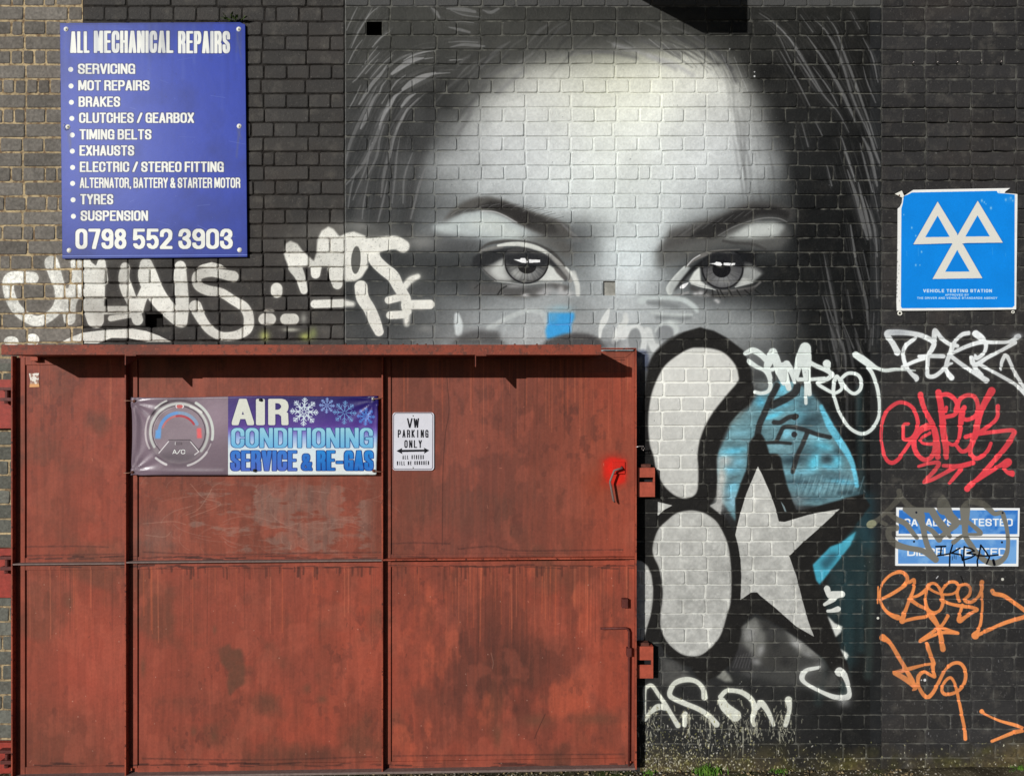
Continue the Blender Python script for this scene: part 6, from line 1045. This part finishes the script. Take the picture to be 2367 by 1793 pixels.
# ---------------------------------------------------------------- gate
gate = empty('metal_gate', P(750, GYU, .05), 'large rust red steel gate with four bays of flat sheet framed in angle iron', 'gate')
for (x0, y0, x1, y1) in ((56, 840, 290, 1286), (316, 830, 886, 1286), (902, 830, 1446, 1286), (56, 1308, 290, 1768), (316, 1308, 886, 1768), (902, 1308, 1446, 1768)):
    # each sheet is very slightly buckled
    nx, ny = 14, 12; nz = noise(ny + 1, nx + 1, 5, int(x0 + y0), 3); b = MB(); b.v = []
    for j in range(ny + 1):
        for i in range(nx + 1):
            x = x0 - 6 + (x1 - x0 + 12) * i / nx; y = y0 - 8 + (y1 - y0 + 16) * j / ny; e = min(1, min(i, nx - i, j, ny - j) / 3.0); p = P(x, gs(x, y), .052); b.v.append((p.x, p.y - (nz[j, i] - .5) * .010 * e, p.z))
    b.f = [(j * (nx + 1) + i, (j + 1) * (nx + 1) + i, (j + 1) * (nx + 1) + i + 1, j * (nx + 1) + i + 1) for j in range(ny) for i in range(nx)]; b.mi = [0] * len(b.f)
    b.build('panel', M['gate'], gate, True)
box('back_sheet', M['steel'], gate, 44, 822, 1462, 1784, .030, .040)
# flat legs (proud of the sheets) and the projecting legs of the angle iron
for a in ((30, 826, 57.5, 1786), (291, 822, 317.5, 1768), (886, 822, 903.5, 1768), (1445, 812, 1468, 1770)): box('stile', M['gate'], gate, *a, .048, .0595)
for a in ((57.5, 822, 291, 843), (317.5, 812, 886, 832), (903.5, 812, 1445, 832), (57.5, 1284, 291, 1300), (317.5, 1284, 886, 1300), (903.5, 1282, 1445, 1298), (57.5, 1301, 291, 1312), (317.5, 1301, 886, 1312), (903.5, 1300, 1445, 1311), (57.5, 1762, 291, 1788), (317.5, 1762, 886, 1788), (903.5, 1762, 1445, 1788)): box('rail', M['gate'], gate, *a, .048, .0570)
for x, t in ((25.5, 'left'), (288, ''), (882, ''), (1468.5, 'r')): box('flange', M['steel'], gate, x, (822 if t != 'r' else 807), x + 3.2, 1789, .0555 if t != 'r' else .03, .0900, .0006)
box('flange', M['dull'], gate, 28.7, 1297.2, 288, 1300.2, .056, .0890, .0005); box('flange', M['dull'], gate, 291.2, 1294.8, 882, 1297.8, .056, .0890, .0005); box('flange', M['steel'], gate, 885.2, 1293.6, 1468.5, 1296.8, .056, .0890, .0005)
box('flange', M['dull'], gate, 28.7, 1785.5, 1468.5, 1790.5, .03, .0920, .0006)
box('flange', M['steel'], gate, 1392, 804, 1471.5, 806.5, .03, .0950, .0006)
b = MB(); b.prism([(1392, 813), (1462, 813), (1447, 826), (1412, 826)], .056, .062); b.build('corner_plate', M['gate'], gate, False, .001)
# crank handle, lower drop bolt, block and hasp
b = MB(); b.rect(1415, 1070, 1445, 1098, .052, .066); b.build('lock_plate', M['gate'], gate, False, .002)
b = MB(); b.tube([P(1437, 1079, .066), P(1437, 1083, .085), P(1429, 1084, .094), P(1420, 1087, .096), P(1411, 1110, .098), P(1410, 1114, .098), P(1418, 1156, .094), P(1421, 1160, .090)], [.006, .006, .0055, .0055, .0055, .0055, .0055, .004], 10); b.build('handle', M['dull'], gate, True)
b = MB(); b.tube([P(1388, 1452, .078), P(1445, 1451, .078), P(1451, 1453, .078), P(1454, 1460, .078), P(1454, 1590, .074), P(1454, 1770, .070)], [.0065, .006, .006, .006, .0055, .0055], 10); b.build('drop_bolt', M['dark_steel'], gate, True)
b = MB(); b.rect(1449, 1506, 1460, 1526, .058, .088); b.build('bolt_guide', M['dark_steel'], gate, False, .0015)
b = MB(); b.rect(1438, 1391, 1452, 1412, .058, .088); b.build('stop_block', M['dark_steel'], gate, False, .002)
b = MB(); b.tube([P(1470, 1033, .088), P(1479, 1031, .086), P(1488, 1032, .080)], .003, 8); b.tube([P(1486, 1030, .078), P(1490, 1036, .074), P(1487, 1041, .070), P(1483, 1037, .072), P(1486, 1030, .078)], .0016, 6); b.build('hasp', M['chrome'], gate, True)
# beam over the gate on its brackets
beam = empty('steel_beam', P(696, 808, .1), 'long rust red steel channel beam projecting over the top of the gate', 'beam')
b = MB(); b.rect(2.5, 796.5, 1390, 820, .318, .338, False); f0, f1 = P(2.5, 796.5, .338), P(1390, 820, .338)
b.build('fascia', M['beam'], beam, False, .0015)
b = MB(); za, zb = f0.z - .004, f0.z - .012; b.add([(f0.x + .002, -.318, za), (f1.x - .002, -.318, za), (f1.x - .002, -.004, za - .002), (f0.x + .002, -.004, za - .002), (f0.x + .002, -.318, zb), (f1.x - .002, -.318, zb), (f1.x - .002, -.004, zb - .002), (f0.x + .002, -.004, zb - .002)], [(3, 2, 1, 0), (4, 5, 6, 7), (0, 1, 5, 4), (1, 2, 6, 5), (2, 3, 7, 6), (3, 0, 4, 7)]); b.build('top_plate', M['beam'], beam)
zc = f1.z + .001; b = MB(); b.add([(f0.x + .002, -.3165, zc + .008), (f1.x - .002, -.3165, zc + .008), (f1.x - .002, -.004, zc + .008), (f0.x + .002, -.004, zc + .008), (f0.x + .002, -.3165, zc), (f1.x - .002, -.3165, zc), (f1.x - .002, -.004, zc), (f0.x + .002, -.004, zc)], [(3, 2, 1, 0), (4, 5, 6, 7), (0, 1, 5, 4), (1, 2, 6, 5), (2, 3, 7, 6), (3, 0, 4, 7)]); b.build('bottom_plate', M['beam'], beam)
for x, dep in ((289, 23), (1099, 27)):
    q = P(x, 820.5, .336); t = .0022; z1 = q.z - dep * U * .91; V = [(q.x - t, -.334, q.z), (q.x - t, -.334, z1), (q.x - t, -.328, z1), (q.x - t, -.18, q.z)]; V += [(a + 2 * t, b_, c) for a, b_, c in V]
    b = MB(); b.add(V, [(0, 1, 2, 3), (7, 6, 5, 4), (0, 4, 5, 1), (1, 5, 6, 2), (2, 6, 7, 3), (3, 7, 4, 0)]); b.build('bracket', M['beam'], beam)
    b = MB(); b.rect(x, 820, x + 25, 822.2, .325, .337, False); b.build('weld_plate', M['beam'], beam)
b = MB(); b.rect(70, 821, 87, 834, .060, .085, False); b.build('hanger', M['steel'], beam, False, .001)
b = MB()
for k in range(9):
    x = (800, 880, 932, 965, 985, 1190, 1241, 1290, 1345)[k]; p = P(x, 792, .32); b.disc(Vector((p.x, -.325, f0.z + .0015)), .005, .006, 8)
b.build('rivet', M['rust'], beam)
# hinge brackets on the left wall
for y0, y1, t in ((877, 990, 'behind the top left of the gate'), (1268, 1381, 'beside the left end of the middle rail'), (1716, 1830, 'at the bottom left corner')):
    e = empty('hinge_bracket', P(5, y0, .0), 'red steel hinge plate with a dark pin ' + t, 'hinge', 'hinge brackets left of the gate')
    box('plate', M['hinge'], e, -46, y0, 30, y1, .0015, .030, .002, False)
    b = MB(); m_ = y0 + 24
    b.rect(-4, m_ - 6, 26, m_ + 1, .030, .062, False); b.tube([P(17, m_ + 1, .046), P(17, m_ + 20, .046)], .011, 10); b.rect(0, m_ + 18, 27, m_ + 26, .030, .064, False); b.tube([P(17, m_ + 26, .046), P(17, m_ + 32, .046)], .015, 8); b.build('pin', M['dark_steel'], e, False, .0012)
# bolt keepers on the right
for x0, y0, x1, y1, sy, t in ((1474, 1081, 1514, 1148, 1103, 'upper rust red bolt keeper box with a dark slot beside the crank handle'), (1470, 1493.5, 1510, 1567, 1525, 'lower rust red bolt keeper box with a dark slot low on the gate edge')):
    e = empty('bolt_keeper', P(x0, y1, .0), t, 'bolt box', 'bolt keeper boxes on the gate edge'); D1 = .060
    b = MB(); h = 11
    for r_ in ((x0, y0, x1, sy), (x0, sy + h, x1, y1), (x0, sy, x0 + 4, sy + h), (x1 - 4, sy, x1, sy + h)): b.rect(*r_, D1 - .006, D1, False)
    b.rect(x0, y0, x0 + 2, y1, .002, D1 - .006, False); b.rect(x1 - 2, y0, x1, y1, .002, D1 - .006, False); b.rect(x0 + 2, y0, x1 - 2, y0 + 2, .002, D1 - .006, False); b.rect(x0 + 2, y1 - 2, x1 - 2, y1, .002, D1 - .006, False)
    b.build('box', M['red_box'], e, False, .0008); b = MB(); b.rect(x0 + 3, sy - 3, x1 - 3, sy + h + 3, .006, .012, False); b.build('slot', M['black_pl'], e)
    b = MB(); b.rect(x0 + 8, y0 - 8, x1 - 10, y0 - .5, .010, D1 - .012, False); b.build('tab', M['rust'], e, False, .001)
# small sticker on the gate
b = MB(); b.prism([(67, 863), (90, 862), (89, 880), (91, 894), (68, 895), (70, 878)], .0535, .0545)
n = NT('torn_sticker_print', .5, .4); c = n.mix(n.ramp(n.noise(60, 3), .48, .52), lin(226, 220, 208), lin(150, 110, 90)); sx = n.n('ShaderNodeSeparateXYZ'); n.l(n.pos(), sx.inputs[0]); c = n.mix(n.ramp(sx.outputs[2], P(0, 889, .054).z, P(0, 885, .054).z), lin(214, 150, 84), c); n.color(c)
o = b.build('sticker', n.m); tagp(o, 'small torn white and orange sticker near the top left of the gate', 'sticker')
# ---------------------------------------------------------------- banner
ban = empty('vinyl_banner', P(585, 1010, .08), 'printed vinyl banner with dial picture reading AIR CONDITIONING SERVICE & RE-GAS', 'banner')
nx, ny = 150, 52; b = MB(); TL, TR, BR, BL = (303, 918), (875, 914), (870, 1097), (303, 1098); anc = ((306, 929, 1), (306, 1090, .9), (867, 925, .9), (866, 1088, .35))
for j in range(ny + 1):
    for i in range(nx + 1):
        u, v = i / nx, j / ny; x = (TL[0] * (1 - u) + TR[0] * u) * (1 - v) + (BL[0] * (1 - u) + BR[0] * u) * v; y = (TL[1] * (1 - u) + TR[1] * u) * (1 - v) + (BL[1] * (1 - u) + BR[1] * u) * v
        y += 1.2 * math.sin(u * 9) * (1 - v) * (v < .3); x += (3.0 * math.sin(math.pi * v) if i == 0 else 0); dz = .0010 * math.sin(u * 17 + 2 * v) + .0008 * math.sin(u * 5)
        for ax, ay, k in anc:
            dx, dy = (x - ax), (y - ay); r_ = math.hypot(dx, dy) + 1; th = math.atan2(dy, dx); dz += k * .0046 * math.sin(th * 13 + ax * .01) * math.exp(-r_ / 46) * min(1, r_ / 9) + k * .005 * math.exp(-r_ / 12)
        dz += .0042 * math.exp(-((x - 316) / 6) ** 2) * math.sin(math.pi * min(1, max(0, (y - 925) / 160))) - .003 * math.exp(-((x - 326) / 12) ** 2) * math.sin(math.pi * min(1, max(0, (y - 925) / 160)))
        dz += .0022 * math.exp(-((y - 1090) / 5) ** 2) * (x < 520)
        p = P(x, y, .082); b.v.append((p.x, p.y - dz, p.z))
b.f = [(j * (nx + 1) + i, (j + 1) * (nx + 1) + i, (j + 1) * (nx + 1) + i + 1, j * (nx + 1) + i + 1) for j in range(ny) for i in range(nx)]; b.mi = [0] * len(b.f)
o = b.build('sheet', M['s_ban'], ban, True); so_ = o.modifiers.new('thick', 'SOLIDIFY'); so_.thickness = .0012; so_.offset = -1
EY = []
for x, y, c in ((310, 927, 'rust'), (306, 1091, 'rust'), (862, 922, 'steelw'), (864, 1088, 'rust'), (602, 924, 'black_pl'), (588, 1087, 'black_pl')):
    b = MB(); p = P(x, y, .0885); b.disc(p, .0085, .003, 14); g = b.build('eyelet', M[c], ban, True); EY.append(g)
for kq, L in enumerate(([(310, 927, .09), (296, 926, .094), (287, 926, .091)], [(306, 1091, .09), (296, 1093, .094), (286, 1093, .091)], [(862, 922, .09), (874, 921, .093), (884, 920, .091)], [(864, 1088, .088), (876, 1090, .093), (884, 1090, .091)])):
    b = MB(); b.tube([P(*q) for q in L], .0018, 6); b.build('tie', M['rope'], EY[kq], True)
# ---------------------------------------------------------------- parking sign
def rr(x0, y0, x1, y1, r, n=5):
    o = []
    for cx, cy, a in ((x1 - r, y0 + r, -90), (x1 - r, y1 - r, 0), (x0 + r, y1 - r, 90), (x0 + r, y0 + r, 180)):
        o += [(cx + r * math.cos(math.radians(a + 90 * k / n)), cy + r * math.sin(math.radians(a + 90 * k / n))) for k in range(n + 1)]
    return o
ps = empty('parking_sign', P(955, 1020, .06), 'small white upright sign reading VW PARKING ONLY on the gate right of the banner', 'sign')
b = MB(); b.prism(rr(907.5, 953, 1003.5, 1087, 7), .0545, .061); b.build('plate', M['s_park'], ps, False, .0008)
for y in (961, 1081): b = MB(); b.disc(P(955, y, .0608), .0035, .002, 10); b.build('rivet', M['steelw'], ps, True)
# ---------------------------------------------------------------- blue repairs board
rs = empty('repairs_sign', P(353, 325, .01), 'large blue board reading ALL MECHANICAL REPAIRS with a list of services and a phone number', 'sign')
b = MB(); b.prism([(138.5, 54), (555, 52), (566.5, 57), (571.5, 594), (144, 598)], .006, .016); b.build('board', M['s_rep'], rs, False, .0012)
for x, y in ((153, 68), (552, 68), (157, 293.5), (553, 292), (160, 579), (554, 578)):
    b = MB(); b.disc(P(x, y, .0158), .0130, .004, 18); w_ = b.build('washer', M['white_pl'], rs, True)
    if y < 400: b = MB(); b.disc(P(x, y, .0206), .0034, .0022, 8); b.build('screw', M['black_pl'], w_, True)
b = MB(); b.tube([P(157, 299, .020), P(149, 300, .022), P(146, 290, .022), P(150, 286, .022)], .0012, 6); b.build('wire', M['steelw'], rs, True)
# ---------------------------------------------------------------- vehicle testing sign
ms = empty('testing_station_sign', P(2215, 580, .01), 'square bright blue sign with three white triangles reading VEHICLE TESTING STATION with a broken corner', 'sign')
K = crop(2050, 420, 5.237); b = MB(); b.prism(K([(320, 100), (700, 92), (1495, 78), (1437, 118), (1425, 138), (1560, 148), (1582, 152), (1575, 800), (1566, 1546), (900, 1556), (126, 1562), (122, 1450), (130, 1100), (135, 600), (136, 325), (165, 300), (188, 250), (192, 190), (222, 165)]), .005, .012); b.build('board', M['s_mot'], ms, False, .0008)
for L in ([(98, 148), (182, 108), (218, 190), (190, 196)],): b = MB(); b.prism(K(L), .006, .012); b.build('corner_fragment', M['white_pl'], ms, False, .0008)
b = MB(); b.disc(P(*K([(152, 166)])[0], .0121), .0042, .002, 10); b.build('screw', M['rust'], ms, True)
for x, y, r_ in ((152, 1594, .0095), (1520, 1578, .0065)):
    c = P(*K([(x, y)])[0], .004); b = MB(); b.tube([c + Vector((r_ * math.cos(a), -.004, r_ * math.sin(a))) for a in np.linspace(0, 6.28, 15)], r_ * .38, 6); b.build('ring', M['white_pl'], ms, True)
# ---------------------------------------------------------------- two narrow plates
for pts, t in (([(2073, 1172.5), (2357.5, 1174), (2356, 1240), (2072.5, 1238.5)], 'upper narrow blue plate reading CATALYSTS TESTED half covered by a taupe tag'), ([(2071, 1241), (2355, 1242), (2354, 1308.5), (2070.5, 1307)], 'lower narrow blue plate reading DIESEL TESTED with IKBA written in black')):
    b = MB(); b.prism(pts, .004, .012); o = b.build('plate_sign', M['s_pl'], None, False, .0008); tagp(o, t, 'sign', 'blue plates under the red tag')
# ---------------------------------------------------------------- nails in a row, top right
for i, (x, y) in enumerate(((2109, 147), (2165, 146), (2211, 146), (2266, 143), (2312, 145))):
    b = MB(); b.tube([P(x, y, 0), P(x + 1, y - 1, .016), P(x + 4, y - 4, .022)], .0026, 6); o = b.build('wall_nail', M['chrome'], None, True); tagp(o, ('leftmost', 'second from the left', 'middle', 'second from the right', 'rightmost')[i] + ' of the five bent nails in a row above the triangles sign', 'nail', 'row of nails in the right wall')
# ---------------------------------------------------------------- sprig growing at the top corner of the repairs board
e = empty('wall_plant', P(545, 52, .0), 'small dark leafy plant growing above the top right corner of the blue repairs board', 'plant', None)
r = random.Random(3); st = MB()
for k in range(8):
    a = math.radians(r.uniform(15, 165)); L = r.uniform(.03, .062); base = P(545 + r.uniform(-10, 10), 53, .004); tip = base + Vector((math.cos(a) * L, -r.uniform(.01, .04), math.sin(a) * L * .55)); st.tube([base, (base + tip) / 2 + Vector((0, -.004, .004)), tip], .0012, 5)
    for q in range(3):
        c = base.lerp(tip, .45 + .25 * q); d = (tip - base).normalized(); d = (d + Vector((r.uniform(-.7, .7), r.uniform(-.5, .1), r.uniform(-.3, .5)))).normalized(); s1 = d.orthogonal().normalized(); s1 = (s1 + d.cross(s1) * r.uniform(-1, 1)).normalized(); l = r.uniform(.016, .028); wv = l * .3
        b = MB(); b.add([c, c + d * l * .35 + s1 * wv, c + d * l * .75 + s1 * wv * .7, c + d * l, c + d * l * .75 - s1 * wv * .7, c + d * l * .35 - s1 * wv], [(0, 1, 2, 3), (0, 3, 4, 5)]); b.build('leaf', M['leaf'], e)
st.build('stem', M['leaf'], e, True)
# ---------------------------------------------------------------- projecting sign box above the picture; its shadow falls on the top of the mural
pj = empty('projecting_sign', P(1467, -60, 0), 'sign box projecting from the wall above the mural', 'sign'); b = MB()
k = P(1406, -38); k2 = P(1509, -38); V = [(k.x, -.02, k.z), (k2.x, -.02, k2.z), (k2.x, -.72, k2.z), (k.x, -.72, k.z)]; V += [(a, b_, c + .62) for a, b_, c in V]
b.add(V, [(0, 1, 2, 3), (7, 6, 5, 4), (0, 4, 5, 1), (1, 5, 6, 2), (2, 6, 7, 3), (3, 7, 4, 0)]); b.build('case', M['dark_steel'], pj, False, .004)
for z in (.12, .5): b = MB(); b.tube([(k.x + .115, .01, k.z + z), (k.x + .115, -.03, k.z + z)], .02, 8); b.build('arm', M['dark_steel'], pj)
